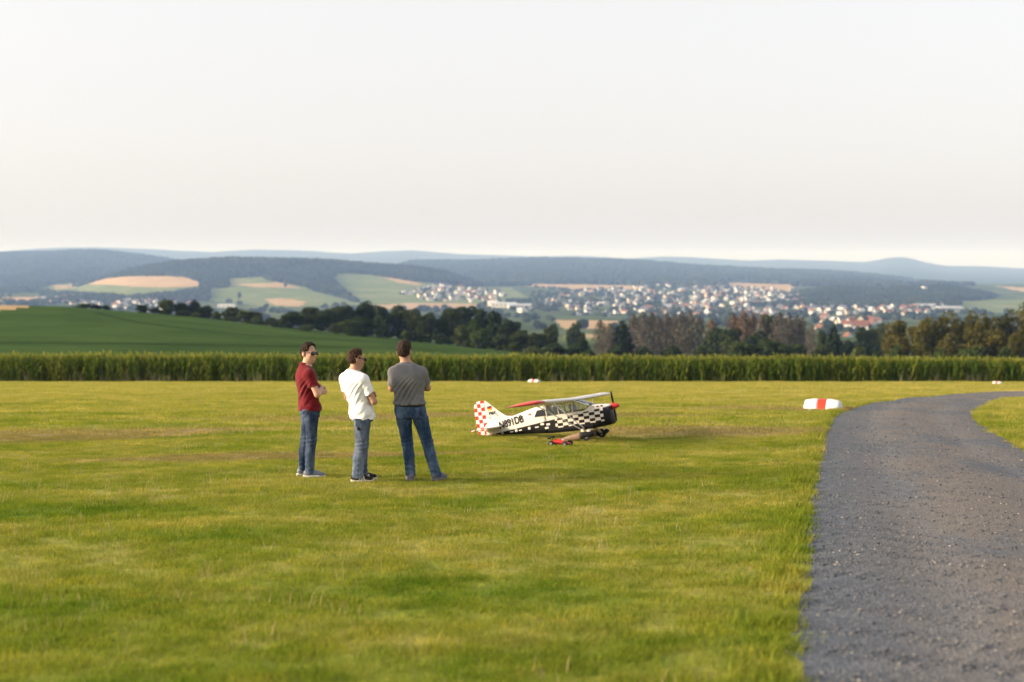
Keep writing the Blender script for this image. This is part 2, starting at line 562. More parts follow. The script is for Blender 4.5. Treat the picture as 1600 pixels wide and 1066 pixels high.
p = ROAD_L[k] * (1 - t[:, None]) + ROAD_R[k] * t[:, None] + RNG.normal(0, 0.12, (n * 2, 2))
keep = (p[:, 1] > 6.5) & (RNG.uniform(0, 1, n * 2) < 0.25 + 0.75 * vnoise(p[:, 0], p[:, 1] * 0.4, 0.45, 61)) & in_poly(p[:, 0], p[:, 1], ROAD_POLY)
p = p[keep][:n]
tt = np.array([np.min(np.abs(0)) for _ in range(0)])
from mathutils.kdtree import KDTree
kd = KDTree(len(RV))
for i, q in enumerate(RV):
    kd.insert((q[0], q[1], 0), i)
kd.balance()
pz = np.array([RV[kd.find((q[0], q[1], 0))[1], 2] for q in p])
s = RNG.lognormal(-5.05, 0.42, len(p))
stuff_instances("gravel", "loose grey stones scattered over the gravel road", "gravel", np.column_stack([p, pz + s * 0.15]), RNG.uniform(0, 6.28, len(p)), s, RNG.integers(0, 4, len(p)), [rock(i, [M_STONE]) for i in range(4)], RNG.uniform(-0.4, 0.4, (len(p), 2)))

# ---- grass blades
def tuft(seed, nb, rad, hmin, hmax, wid, matl, lean=0.5):
    r = np.random.default_rng(seed)
    V = []; F = []
    for _ in range(nb):
        a = r.uniform(0, 6.283); q = rad * math.sqrt(r.uniform(0, 1))
        x, y = q * math.cos(a), q * math.sin(a)
        h = r.uniform(hmin, hmax); b = r.uniform(0, 6.283); l = h * r.uniform(0.1, lean)
        w = wid * r.uniform(0.7, 1.3); c, s_ = math.cos(b), math.sin(b)
        px_, py_ = -s_ * w / 2, c * w / 2
        i = len(V)
        V += [(x - px_, y - py_, -0.01), (x + px_, y + py_, -0.01),
              (x - px_ * 0.8 + c * l * 0.35, y - py_ * 0.8 + s_ * l * 0.35, h * 0.6), (x + px_ * 0.8 + c * l * 0.35, y + py_ * 0.8 + s_ * l * 0.35, h * 0.6),
              (x + c * l, y + s_ * l, h)]
        F += [(i, i + 1, i + 3), (i, i + 3, i + 2), (i + 2, i + 3, i + 4)]
    return npmesh("tuft_shape", V, F, [matl])

def field_points(d0, d1, dens, margin=1.12):
    area = 0.72 * margin * (d1 * d1 - d0 * d0) / 2
    n = int(area * dens)
    d = np.sqrt(RNG.uniform(d0 * d0, d1 * d1, n))
    x = RNG.uniform(-0.36 * margin, 0.36 * margin, n) * d
    keep = ~in_poly(x + RNG.normal(0, 0.06, n), d, ROAD_POLY)
    x, d = x[keep], d[keep]
    return x, d

for nm, d0, d1, dens, protos in (
        ("short_grass", 5.5, 26.0, 52, [tuft(20 + k, 80, 0.16, 0.015, 0.045, 0.0050, M_BLADE, 1.3) for k in range(5)]),
        ("mown_grass", 26.0, 60.0, 15, [tuft(30 + k, 60, 0.30, 0.02, 0.055, 0.010, M_BLADE, 1.0) for k in range(4)]),
        ("runway_grass", 60.0, 109.5, 5.0, [tuft(40 + k, 60, 0.55, 0.02, 0.06, 0.018, M_BLADE, 1.0) for k in range(4)])):
    x, d = field_points(d0, d1, dens)
    hh = 0.6 + 0.8 * vnoise(x, d, 1.1, 3) * vnoise(x, d, 3.7, 4) + 0.25 * vnoise(x, d, 0.35, 5)
    s = np.stack([np.full(len(x), 1.0), np.full(len(x), 1.0), hh], 1)
    lab = {"short_grass": "short green and yellow grass in the foreground", "mown_grass": "mown grass of the strip around the model aeroplane", "runway_grass": "dry mown grass of the strip before the corn"}[nm]
    stuff_instances(nm, lab, "grass", np.column_stack([x, d, gz(x, d)]), RNG.uniform(0, 6.28, len(x)), s, RNG.integers(0, len(protos), len(x)), protos)

# a fringe of taller dry blades along the road edges
kk = RNG.integers(0, nr - 1, 5200); side = RNG.uniform(0, 1, 5200) < 0.62
e = np.where(side[:, None], ROAD_L[kk], ROAD_R[kk]) + np.column_stack([np.where(side, -1, 1) * (np.abs(RNG.normal(0.0, 0.14, 5200)) - 0.035), RNG.uniform(-0.2, 0.2, 5200)])
e = e[(e[:, 1] > 6) & (e[:, 1] < 46)]
stuff_instances("verge_grass", "ragged taller grass along both edges of the gravel road", "grass", np.column_stack([e, gz(e[:, 0], e[:, 1])]), RNG.uniform(0, 6.28, len(e)), RNG.uniform(0.6, 1.5, len(e)), RNG.integers(0, 3, len(e)), [tuft(60 + k, 24, 0.09, 0.025, 0.085, 0.005, M_BLADE, 1.2) for k in range(3)])

# a few pale dry stalks
M_STRAW = leafmat("dry_stalk", [(0.2, (0.30, 0.24, 0.10)), (0.8, (0.48, 0.40, 0.20))], 2.0, 0.3, 0.6)
x, d = field_points(6.0, 45.0, 5)
ok = vnoise(x, d, 2.3, 53) > 0.45
x, d = x[ok], d[ok]
stuff_instances("dry_stalks", "thin pale dry stalks standing in the mown grass", "grass", np.column_stack([x, d, gz(x, d)]), RNG.uniform(0, 6.28, len(x)), RNG.uniform(0.6, 1.3, len(x)), RNG.integers(0, 3, len(x)), [tuft(75 + k_, 5, 0.09, 0.05, 0.12, 0.0035, M_STRAW, 0.9) for k_ in range(3)])

# ================================================================== VALLEY AND HILLS
PXC = np.array([-900, 0, 100, 200, 300, 400, 500, 600, 700, 800, 860, 1000, 1300, 1600, 2500], float)
RINGS = [
    (128, [617] * 15),
    (150, [607] * 15),
    (200, [566, 566, 567, 568, 570, 573, 576, 580, 583, 587, 590, 600, 602, 602, 602]),
    (300, [508, 508, 508, 511, 517, 524, 531, 537, 544, 552, 559, 582, 588, 588, 588]),
    (380, [474, 477, 479, 487, 495, 507, 517, 527, 538, 548, 556, 577, 582, 582, 582]),
    (470, [486, 486, 487, 493, 500, 511, 520, 529, 540, 549, 556, 572, 576, 576, 576]),
    (700, [512, 512, 513, 515, 520, 525, 531, 537, 543, 548, 550, 556, 560, 560, 560]),
    (1300, [517, 517, 517, 518, 520, 522, 524, 526, 527, 528, 528, 530, 532, 532, 532]),
    (2000, [505, 505, 505, 505, 506, 507, 508, 508, 508, 508, 508, 508, 510, 510, 510]),
    (2600, [494, 494, 494, 494, 495, 496, 497, 497, 497, 497, 497, 497, 498, 499, 500]),
    (3200, [484, 484, 484, 484, 485, 486, 486, 486, 486, 486, 486, 486, 487, 489, 490]),
    (4000, [471] * 15),
    (5000, [457] * 15),
    (5800, [446] * 15),
    (9500, [442] * 15),
]
RD = np.log(np.array([r[0] for r in RINGS])); RY = np.array([r[1] for r in RINGS], float)
def land_py(px, d):
    px = np.asarray(px, float); d = np.asarray(d, float)
    l = np.log(np.clip(d, 128, 9500))
    i = np.clip(np.searchsorted(RD, l, side='right') - 1, 0, len(RD) - 2)
    t = (l - RD[i]) / (RD[i + 1] - RD[i])
    cols = np.stack([np.interp(px, PXC, RY[k]) for k in range(len(RD))], 0)
    a = np.take_along_axis(cols, i[None, ...], 0)[0]; b = np.take_along_axis(cols, (i + 1)[None, ...], 0)[0]
    return a * (1 - t) + b * t
def land_at(px, py, d0=1200, d1=5800):
    """distance at which photo pixel meets the valley"""
    lo, hi = d0, d1
    for _ in range(40):
        m_ = 0.5 * (lo + hi)
        if float(land_py(np.array([px]), np.array([m_]))[0]) > py: lo = m_
        else: hi = m_
    return 0.5 * (lo + hi)

FIELDS = [  # colour index, outline as seen from the airfield
    (2, [(622, 448), (700, 446), (800, 450), (835, 471), (760, 477), (640, 475)]),
    (2, [(60, 456), (85, 443), (120, 440), (140, 445), (190, 442), (280, 442), (318, 441), (310, 456), (260, 462), (200, 467), (140, 463), (90, 462)]),
    (1, [(140, 438), (190, 433), (285, 432), (312, 438), (318, 446), (280, 448.5), (190, 447), (140, 445)]),
    (1, [(82, 446), (118, 443), (118, 451), (84, 452)]),
    (2, [(358, 433), (410, 433), (418, 440), (482, 450), (472, 456), (358, 453)]),
    (1, [(362, 444), (440, 444), (470, 451), (400, 451)]),
    (2, [(330, 452), (482, 452), (532, 465), (562, 476), (420, 480), (330, 470)]),
    (1, [(412, 467), (440, 465), (478, 472), (470, 479), (430, 477)]),
    (2, [(525, 426), (580, 428), (640, 440), (705, 447), (692, 455), (630, 458), (645, 475), (560, 476), (520, 440)]),
    (1, [(590, 430), (640, 440), (660, 444), (655, 447), (620, 442)]),
    (1, [(735, 436), (780, 440), (830, 444), (900, 444.5), (1000, 447), (1000, 453), (880, 452), (740, 442)]),
    (1, [(1130, 441), (1242, 445), (1232, 457), (1180, 453), (1120, 447)]),
    (1, [(560, 478), (640, 474), (720, 474.5), (775, 477), (700, 482), (560, 485)]),
    (1, [(1295, 436.5), (1330, 437.5), (1330, 440.5), (1298, 440)]),
    (1, [(1365, 438), (1448, 440), (1432, 449), (1380, 444)]),
    (1, [(1552, 447), (1600, 450), (1700, 452), (1700, 458), (1600, 456)]),
    (2, [(1500, 470), (1700, 466), (1700, 492), (1500, 488)]),
    (1, [(865, 500), (965, 503), (955, 514), (880, 512)]),
    (2, [(885, 518), (955, 522), (945, 536), (880, 532)]),
    (1, [(900, 522), (930, 523), (935, 527), (905, 527)]),
    (1, [(0, 465), (60, 463), (70, 469), (0, 471)]),
]
FIELDS = [(c, np.array(p, float)) for c, p in FIELDS]
def field_index(px, py):
    r = np.zeros(px.shape, dtype=np.int32)
    for c, p in FIELDS:
        r[in_poly(px, py, p)] = c
    return r

def farmat(name, stops, scale):
    m, nt, out = mat(name)
    f = noise(nt, coords(nt, 'Position'), scale, 5, 0.6)
    surf(nt, out, ramp(nt, f, stops), 1.0, 0.0)
    return m
M_VALLEY = farmat("valley_meadow", [(0.35, (0.035, 0.055, 0.022)), (0.5, (0.06, 0.085, 0.03)), (0.62, (0.10, 0.12, 0.05)), (0.72, (0.19, 0.17, 0.09))], 0.006)
M_STUBBLE = farmat("stubble_field", [(0.3, (0.32, 0.22, 0.12)), (0.7, (0.44, 0.32, 0.18))], 0.012)
M_PASTURE = farmat("pasture", [(0.3, (0.10, 0.14, 0.05)), (0.55, (0.15, 0.18, 0.07)), (0.75, (0.24, 0.22, 0.11))], 0.010)
M_FLOOR = farmat("forest_floor", [(0.3, (0.018, 0.028, 0.012)), (0.7, (0.035, 0.05, 0.02))], 0.01)

# green crop field on the left rise, darker wheel tracks
m, nt, out = mat("beet_field")
P = coords(nt, 'Position')
c = ramp(nt, noise(nt, P, 0.05, 5, 0.6), [(0.3, (0.034, 0.064, 0.018)), (0.7, (0.055, 0.094, 0.026))])
sx = nt.nodes.new('ShaderNodeVectorMath'); sx.operation = 'MULTIPLY'; sx.inputs[1].default_value = (0.02, 0.6, 0.6)
nt.links.new(P, sx.inputs[0])
c = mixc(nt, 1.0, c, ramp(nt, noise(nt, sx.outputs[0], 1.0, 4), [(0.35, (0.80, 0.84, 0.80)), (0.6, (1.25, 1.2, 1.15))]), 'MULTIPLY')
surf(nt, out, c, 1.0, 0.0, bump(nt, noise(nt, P, 2.2, 4), 0.8, 0.4))
M_BEET = m

pxs = np.concatenate([np.arange(-900, -60, 30), np.arange(-60, 1661, 5), np.arange(1680, 2501, 30)]).astype(float)
ds = np.concatenate([[128], np.geomspace(150, 470, 44), np.geomspace(500, 1900, 24)[:], np.geomspace(1960, 9500, 100)])
PX, DD = np.meshgrid(pxs, ds)
PY = land_py(PX, DD)
V = np.stack([(PX - 800) / FPX * DD, DD, -(PY - HZ) / FPX * DD], -1)
V[..., 2] += np.where(DD > 1500, 3.0 * (vnoise(V[..., 0], V[..., 1], 150.0, 8) - 0.5), 0)
I = np.arange(PX.size).reshape(PX.shape)
Q = np.stack([I[:-1, :-1], I[:-1, 1:], I[1:, 1:], I[1:, :-1]], -1).reshape(-1, 4)
cpx = PX[:-1, :-1].ravel() + 2.5; cpy = 0.5 * (PY[:-1, :-1] + PY[1:, :-1]).ravel(); cd = DD[:-1, :-1].ravel()
fi = np.where(cd > 900, field_index(cpx, cpy), 0)
fi = np.where((cd < 470) & (cpx < 900), 3, fi)
# stubble tip at the far left end of the crop field
fi = np.where((cd > 350) & (cd < 372) & (cpx < 48 * (cd - 350) / 22), 1, fi)
kind(link("valley", npmesh("valley", V.reshape(-1, 3), Q, [M_VALLEY, M_STUBBLE, M_PASTURE, M_BEET], fi, True)), "structure")

# wheel tracks pressed through the crop: a sunken pair of strips
def strip_on_land(name, pts, width, matl, lift):
    pts = smoothline(pts, 50)
    V = []
    for k, (px, d) in enumerate(pts):
        q = pts[min(k + 1, len(pts) - 1)] - pts[max(k - 1, 0)]
        p = np.array([(px - 800) / FPX * d, d])
        a = np.array([(pts[min(k + 1, 49)][0] - 800) / FPX * pts[min(k + 1, 49)][1], pts[min(k + 1, 49)][1]]) - np.array([(pts[max(k - 1, 0)][0] - 800) / FPX * pts[max(k - 1, 0)][1], pts[max(k - 1, 0)][1]])
        a /= np.linalg.norm(a); nrm = np.array([-a[1], a[0]])
        for s_ in (-1, 1):
            w = p + nrm * s_ * width / 2
            pw = w[0] / w[1] * FPX + 800
            V.append((w[0], w[1], -(float(land_py(np.array([pw]), np.array([w[1]]))[0]) - HZ) / FPX * w[1] + lift))
    F = [(2 * i, 2 * i + 1, 2 * i + 3, 2 * i + 2) for i in range(49)]
    kind(link(name, mesh(name, V, F, [matl])), "structure")
M_TRACK = farmat("trodden_crop", [(0.3, (0.022, 0.04, 0.012)), (0.7, (0.035, 0.055, 0.018))], 0.2)
strip_on_land("wheel_track", [(150, 360), (205, 330), (270, 312), (340, 303), (420, 300), (520, 305), (620, 315)], 1.6, M_TRACK, 0.08)
strip_on_land("wheel_track", [(-60, 250), (80, 246), (220, 250), (400, 262), (560, 275), (700, 285)], 1.2, M_TRACK, 0.08)

# ---- hill ridges
HILLS = [
    ("hill", 4600, 8800, 470, [(-900, 400), (-300, 397), (0, 394.5), (60, 391.5), (120, 390), (170, 391), (220, 396), (260, 402.5), (300, 412), (345, 430), (380, 452)], (-900, 385)),
    ("hill", 3900, 5600, 475, [(40, 477), (80, 458), (130, 441), (200, 418), (270, 406), (350, 400.5), (420, 401.5), (500, 404), (560, 408), (640, 414), (700, 425), (745, 440), (790, 456), (830, 470)], (40, 830)),
    ("hill", 5650, 8600, 449, [(540, 430), (640, 407.5), (750, 405), (850, 402), (950, 403), (1050, 410), (1150, 417), (1240, 420), (1330, 423.5), (1400, 431), (1450, 438), (1520, 446)], (540, 1520)),
    ("hill", 3500, 4700, 482, [(1160, 478), (1240, 456), (1300, 446), (1370, 447), (1430, 444.5), (1480, 443.5), (1530, 452), (1570, 463), (1620, 474), (1700, 480)], (1160, 1700)),
    ("far_hill", 9300, 16500, 444, [(-900, 396), (-300, 394), (0, 393), (60, 388.5), (150, 386.5), (250, 390), (330, 394), (400, 390), (460, 391.5), (550, 396), (600, 392.5), (640, 391), (720, 397), (830, 401), (900, 400), (980, 404), (1040, 400.5), (1100, 403.5), (1160, 407.5), (1220, 405.5), (1290, 408), (1350, 410), (1372, 406.5), (1390, 402.5), (1408, 401.5), (1424, 404), (1445, 410), (1480, 415.5), (1540, 416.5), (1600, 420), (2000, 422), (2500, 422)], (-900, 2500)),
]
FOREST_PTS = []
for hi, (nm, d0, d1, yf, crest, (pa, pb)) in enumerate(HILLS):
    step = 4 if hi < 4 else 10
    px = np.arange(pa, pb + 1, step, dtype=float)
    t = np.concatenate([np.linspace(0, 1, 64), [1.08, 1.2, 1.4]])
    PXh, T = np.meshgrid(px, t)
    D = d0 + (d1 - d0) * T
    yc = np.interp(PXh, [c_[0] for c_ in crest], [c_[1] for c_ in crest])
    yf2 = np.maximum(yf, yc + 3)
    s = np.clip(T, 0, 1)
    prof = s ** 0.95
    yc = yc + (0 if hi > 3 else (15, 13, 20, 12)[hi] * 1.0 / d1 * FPX)      # leave room for the tree crowns on the crest
    PYh = yf2 + (yc - yf2) * prof + np.where(T > 1, (T - 1) * 90, 0)
    V = np.stack([(PXh - 800) / FPX * D, D, -(PYh - HZ) / FPX * D], -1)
    V[..., 2] += np.where(T <= 1, 1, 0.3) * (vnoise(V[..., 0], V[..., 1], 260.0, 20 + hi) - 0.5) * 9 * np.clip(np.minimum(s, 1.001 - s * 0.6) * 3, 0, 1)
    I = np.arange(PXh.size).reshape(PXh.shape)
    Q = np.stack([I[:-1, :-1], I[:-1, 1:], I[1:, 1:], I[1:, :-1]], -1).reshape(-1, 4)
    cpx = PXh[:-1, :-1].ravel() + step / 2; cpy = 0.5 * (PYh[:-1, :-1] + PYh[1:, :-1]).ravel()
    fi = field_index(cpx, cpy)
    fi[T[:-1, :-1].ravel() > 0.99] = 0
    kind(link(nm, npmesh(nm, V.reshape(-1, 3), Q, [M_FLOOR, M_STUBBLE, M_PASTURE], fi, True)), "structure")
    if hi < 4:
        # forest: points on forested faces, evenly by world area
        q = V.reshape(-1, 3)[Q]
        area = np.linalg.norm(np.cross(q[:, 2] - q[:, 0], q[:, 3] - q[:, 1]), axis=1) / 2
        ok = (fi == 0) & (T[:-1, :-1].ravel() < 1.05)
        if hi in (0, 1, 3):
            # lower slopes are open in places
            open_ = vnoise(q[:, 0, 0], q[:, 0, 1], 170.0, 31) > 0.80
            ok &= ~(open_ & (T[:-1, :-1].ravel() < 0.35))
        vis = (cpx > -80) & (cpx < 1680)
        ok &= vis
        pr = np.where(ok, area, 0); tot = pr.sum(); pr = pr / tot
        size = (15, 13, 20, 12)[hi]
        n = int(min(tot / (size * size * 0.75), 26000))
        k = RNG.choice(len(Q), n, p=pr)
        a = RNG.uniform(0, 1, (n, 1)); b = RNG.uniform(0, 1, (n, 1))
        pts = (q[k, 0] * (1 - a) + q[k, 1] * a) * (1 - b) + (q[k, 3] * (1 - a) + q[k, 2] * a) * b
        FOREST_PTS.append((pts, size))
# ---- far forest and valley trees (one mass, nobody could count it)
M_FOREST = leafmat("far_forest_canopy", [(0.25, (0.008, 0.016, 0.010)), (0.48, (0.017, 0.028, 0.015)), (0.62, (0.034, 0.046, 0.021)), (0.8, (0.052, 0.060, 0.028))], 0.0035, 0.1, 0.35)
def blob_tree(seed, matl, conifer=False):
    r = np.random.default_rng(seed)
    V = []; F = []
    if conifer:
        prof = [(0.02, 0.0), (0.34, 0.06), (0.26, 0.4), (0.15, 0.72), (0.0, 1.0)]
    else:
        prof = [(0.12, 0.0), (0.42, 0.22), (0.5, 0.5), (0.36, 0.82), (0.0, 1.0)]
    n = 7
    for rr, z in prof[:-1]:
        for k in range(n):
            a = 6.283 * k / n + r.uniform(-0.2, 0.2); q = rr * r.uniform(0.75, 1.25)
            V.append((q * math.cos(a), q * math.sin(a), z + r.uniform(-0.05, 0.05)))
    V.append((0, 0, 1.0))
    for i in range(len(prof) - 2):
        for k in range(n):
            a = i * n + k; b = i * n + (k + 1) % n
            F += [(a, b, b + n), (a, b + n, a + n)]
    top = len(V) - 1; base = (len(prof) - 2) * n
    for k in range(n):
        F.append((base + k, base + (k + 1) % n, top))
    return npmesh("canopy_shape", V, F, [matl])
BLOBS = [blob_tree(1, M_FOREST), blob_tree(2, M_FOREST), blob_tree(3, M_FOREST), blob_tree(4, M_FOREST, True)]
for (pts, size) in FOREST_PTS:
    n = len(pts)
    hgt = size * RNG.uniform(0.8, 1.35, n)
    s = np.stack([size * RNG.uniform(0.9, 1.5, n), size * RNG.uniform(0.9, 1.5, n), hgt], 1)
    stuff_instances("forest", "far blue-green forest covering a hillside beyond the valley", "forest", pts, RNG.uniform(0, 6.28, n), s, RNG.integers(0, 4, n), BLOBS)

# ================================================================== VALLEY TOWN
def land_point(px, py, d=None):
    d = land_at(px, py) if d is None else d
    y = float(land_py(np.array([px]), np.array([d]))[0])
    return W(px, y, d)

def hill_hit(px, py):
    """a point on the front of a hill seen at this pixel, else on the valley"""
    best = None
    for hi, (nm, d0, d1, yf, crest, (pa, pb)) in enumerate(HILLS[:4]):
        if pa <= px <= pb:
            yc = np.interp(px, [c_[0] for c_ in crest], [c_[1] for c_ in crest]); yf2 = max(yf, yc + 3)
            if yc <= py <= yf2:
                t = ((py - yf2) / (yc - yf2)) ** (1 / 0.95)
                d = d0 + (d1 - d0) * t
                if best is None or d < best: best = d
    dl = land_at(px, py)
    if dl < 5790 and (best is None or dl < best): best = dl
    return W(px, py, best if best else 5700)

M_WALLW = plain("white_render_wall", (0.62, 0.61, 0.58), 0.8, 0.2, 0.05, 0.3)
M_WALLC = plain("cream_render_wall", (0.68, 0.60, 0.46), 0.8, 0.2, 0.05, 0.3)
M_ROOFR = plain("red_tile_roof", (0.17, 0.075, 0.05), 0.8, 0.2, 0.2, 0.5)
M_ROOFD = plain("dark_slate_roof", (0.075, 0.078, 0.09), 0.6, 0.4, 0.2, 0.5)
M_ROOFG = plain("grey_sheet_roof", (0.42, 0.44, 0.46), 0.5, 0.4, 0.1, 0.5)
M_WIN = plain("window_dark_glass", (0.03, 0.035, 0.045), 0.15, 0.6, 0.1, 1.0)

def house_mesh(w, l, h, rh, mw, mr):
    b = MB()
    x, y = w / 2, l / 2
    b.add([(-x, -y, -2), (x, -y, -2), (x, y, -2), (-x, y, -2), (-x, -y, h), (x, -y, h), (x, y, h), (-x, y, h), (0, -y, h + rh), (0, y, h + rh)],
          [(0, 1, 5, 8, 4), (2, 3, 7, 9, 6), (1, 2, 6, 5), (3, 0, 4, 7)], 0)
    o_ = 0.5; k = rh / x
    e = h - o_ * k
    def slab(s):
        v = [(s * (x + o_), -y - o_, e), (s * (x + o_), y + o_, e), (0, y + o_, h + rh), (0, -y - o_, h + rh)]
        v = v + [(p[0], p[1], p[2] + 0.25) for p in v]
        b.add(v, [(0, 1, 2, 3), (7, 6, 5, 4), (0, 4, 5, 1), (1, 5, 6, 2), (2, 6, 7, 3), (3, 7, 4, 0)], 1)
    slab(1); slab(-1)
    # windows on all four sides
    for s in (-1, 1):
        for zz in (1.5, h - 1.4):
            for q in (-0.28, 0.28):
                b.box((q * w, s * (y + 0.02), zz), (1.3, 0.08, 1.4), mi=2)
                b.box((s * (x + 0.02), q * l, zz), (0.08, 1.3, 1.4), mi=2)
    b.box((x * 0.35, y * 0.3, h + rh), (0.7, 0.7, 1.6), mi=0)
    me = mesh("house", b.v, b.f, [mw, mr, M_WIN], b.m)
    return me
HOUSES = {
    'red': [house_mesh(10, 12, 5.5, 4.5, M_WALLW, M_ROOFR), house_mesh(9, 14, 6.0, 4.0, M_WALLC, M_ROOFR)],
    'dark': [house_mesh(10, 12, 6.0, 4.0, M_WALLW, M_ROOFD), house_mesh(11, 15, 6.5, 4.5, M_WALLW, M_ROOFD)],
    'grey': [house_mesh(9, 11, 5.5, 3.0, M_WALLW, M_ROOFG)],
}
TOWNS = [  # region outline, number, shares of roof kinds, place name used in the label
    ([(60, 468), (110, 463), (190, 462), (240, 470), (300, 478), (310, 492), (230, 490), (150, 478), (70, 476)], 44, (0.45, 0.35, 0.2), "of the left village"),
    ([(628, 455), (660, 450), (705, 448), (760, 452), (795, 466), (775, 474), (700, 471), (660, 470), (632, 462)], 40, (0.4, 0.45, 0.15), "of the village left of the factory"),
    ([(840, 478), (880, 458), (930, 452), (1000, 448), (1100, 446), (1200, 450), (1240, 458), (1262, 472), (1255, 486), (1180, 497), (1080, 494), (960, 486), (880, 484)], 152, (0.25, 0.45, 0.3), "of the main town"),
    ([(1258, 478), (1330, 478), (1420, 480), (1480, 479), (1482, 489), (1420, 494), (1340, 492), (1260, 492)], 38, (0.4, 0.3, 0.3), "of the row below the right hill"),
    ([(1268, 500), (1340, 500), (1370, 503), (1372, 512), (1330, 512), (1270, 508)], 14, (0.7, 0.2, 0.1), "of the hamlet above the dead spruces"),
]
ROOFNAME = {'red': 'red-brown', 'dark': 'dark slate', 'grey': 'pale grey'}
nh = 0
town_pts = []
for poly, cnt, sh, where in TOWNS:
    poly = np.array(poly, float); made = 0; tries = 0; used = []
    while made < cnt and tries < 6000:
        tries += 1
        px = RNG.uniform(poly[:, 0].min(), poly[:, 0].max()); py = RNG.uniform(poly[:, 1].min(), poly[:, 1].max())
        if not in_poly(np.array([px]), np.array([py]), poly)[0]: continue
        if any(abs(px - a) < 5.0 and abs(py - b) < 2.1 for a, b in used): continue
        used.append((px, py))
        k = ['red', 'dark', 'grey'][RNG.choice(3, p=sh)]
        me = HOUSES[k][RNG.integers(0, len(HOUSES[k]))]
        p = hill_hit(px, py); town_pts.append(p)
        o = link("house", me, None, p, (0, 0, RNG.choice([0, math.pi / 2]) + RNG.normal(0.5, 0.35)))
        s = RNG.uniform(0.85, 1.25) * (1.0 if p.y < 4200 else 1.15)
        o.scale = (s, s, s)
        bx = poly[:, 0].min(), np.ptp(poly[:, 0]); by = poly[:, 1].min(), np.ptp(poly[:, 1])
        hx_ = ("left", "left-centre", "centre", "right-centre", "right")[min(4, int((px - bx[0]) / bx[1] * 5))]; vy_ = ("upper", "middle", "lower")[min(2, int((py - by[0]) / by[1] * 3))]
        tag(o, "tiny white house, %s roof, %s %s %s" % (ROOFNAME[k], vy_, hx_, where), "house", "%s roofed houses, %s %s %s" % (ROOFNAME[k], vy_, hx_, where))
        made += 1; nh += 1

# the smaller rest of the towns: too many to single out
ALLH = HOUSES['red'] + HOUSES['dark'] + HOUSES['grey']
P_ = []
EXTRA = [(TOWNS[2][0], 240), (TOWNS[0][0], 40), (TOWNS[1][0], 40), (TOWNS[3][0], 40), ([(1100, 447), (1240, 452), (1262, 470), (1120, 470)], 50), ([(840, 484), (1260, 488), (1260, 500), (900, 494)], 40)]
for poly, cnt in EXTRA:
    poly = np.array(poly, float); made = 0
    while made < cnt:
        px = RNG.uniform(poly[:, 0].min(), poly[:, 0].max()); py = RNG.uniform(poly[:, 1].min(), poly[:, 1].max())
        if not in_poly(np.array([px]), np.array([py]), poly)[0]: continue
        q = hill_hit(px, py); P_.append(tuple(q)); town_pts.append(q); made += 1
P_ = np.array(P_); n = len(P_)
stuff_instances("town_houses", "dense far rows of small pale houses filling the valley towns", "houses", P_, RNG.normal(0.5, 0.4, n) + RNG.choice([0, 1.571], n), RNG.uniform(0.65, 0.95, n), RNG.integers(0, len(ALLH), n), ALLH)

# single buildings one can pick out
def hall(px, py, w, l, h, rotz, roof, label, cat, wall=None):
    p = hill_hit(px, py)
    root = empty("hall" if cat != "tower" else "tower", p, rotz)
    b = MB(); b.box((0, 0, h / 2 - 1), (w, l, h + 2)); b.build("wall", wall or M_WALLW, root)
    b = MB()
    x, y = w / 2 + 0.6, l / 2 + 0.6
    b.add([(-x, -y, h + 0.02), (x, -y, h + 0.02), (x, y, h + 0.02), (-x, y, h + 0.02), (0, -y, h + w * 0.12), (0, y, h + w * 0.12)], [(0, 1, 4), (2, 3, 5), (1, 2, 5, 4), (3, 0, 4, 5), (0, 3, 2, 1)])
    b.build("roof", roof, root)
    n = max(2, int(l / 9))
    for k in range(n):
        b = MB(); b.box((-w / 2 - 0.03, (k + 0.5) / n * l - l / 2, h * 0.55), (0.1, l / n * 0.55, h * 0.3)); b.build("window", M_WIN, root)
    tag(root, label, cat)
hall(788, 480, 26, 60, 9, R(80), M_ROOFG, "long white factory hall at the left edge of the main town", "factory")
hall(812, 482, 30, 55, 8, R(95), M_ROOFG, "low pale grey factory hall beside the long white one", "factory")
hall(772, 477, 16, 26, 10, R(60), M_ROOFG, "bright white block at the left end of the factory", "factory")
hall(816, 489, 14, 20, 9, R(30), M_ROOFG, "small bright white building below the factory halls", "building")
hall(1450, 482, 26, 70, 8, R(85), M_ROOFG, "long white warehouse at the foot of the right hill", "warehouse")
hall(1482, 487, 30, 60, 9, R(100), M_ROOFG, "wide pale pink-white warehouse above the right trees", "warehouse", M_WALLC)
hall(355, 481, 18, 42, 7, R(80), M_ROOFG, "white farm hall between the trees behind the crop field", "farm hall")
hall(1444, 454, 10, 14, 12, R(20), M_ROOFD, "lone bright white house high on the right forest hill", "house")
hall(265, 460, 11, 14, 8, R(30), M_ROOFD, "lone white house on the left slope above the hedge trees", "house")
hall(296, 461, 10, 14, 8, R(60), M_ROOFR, "lone red-roofed house right of the white one on the left slope", "house")

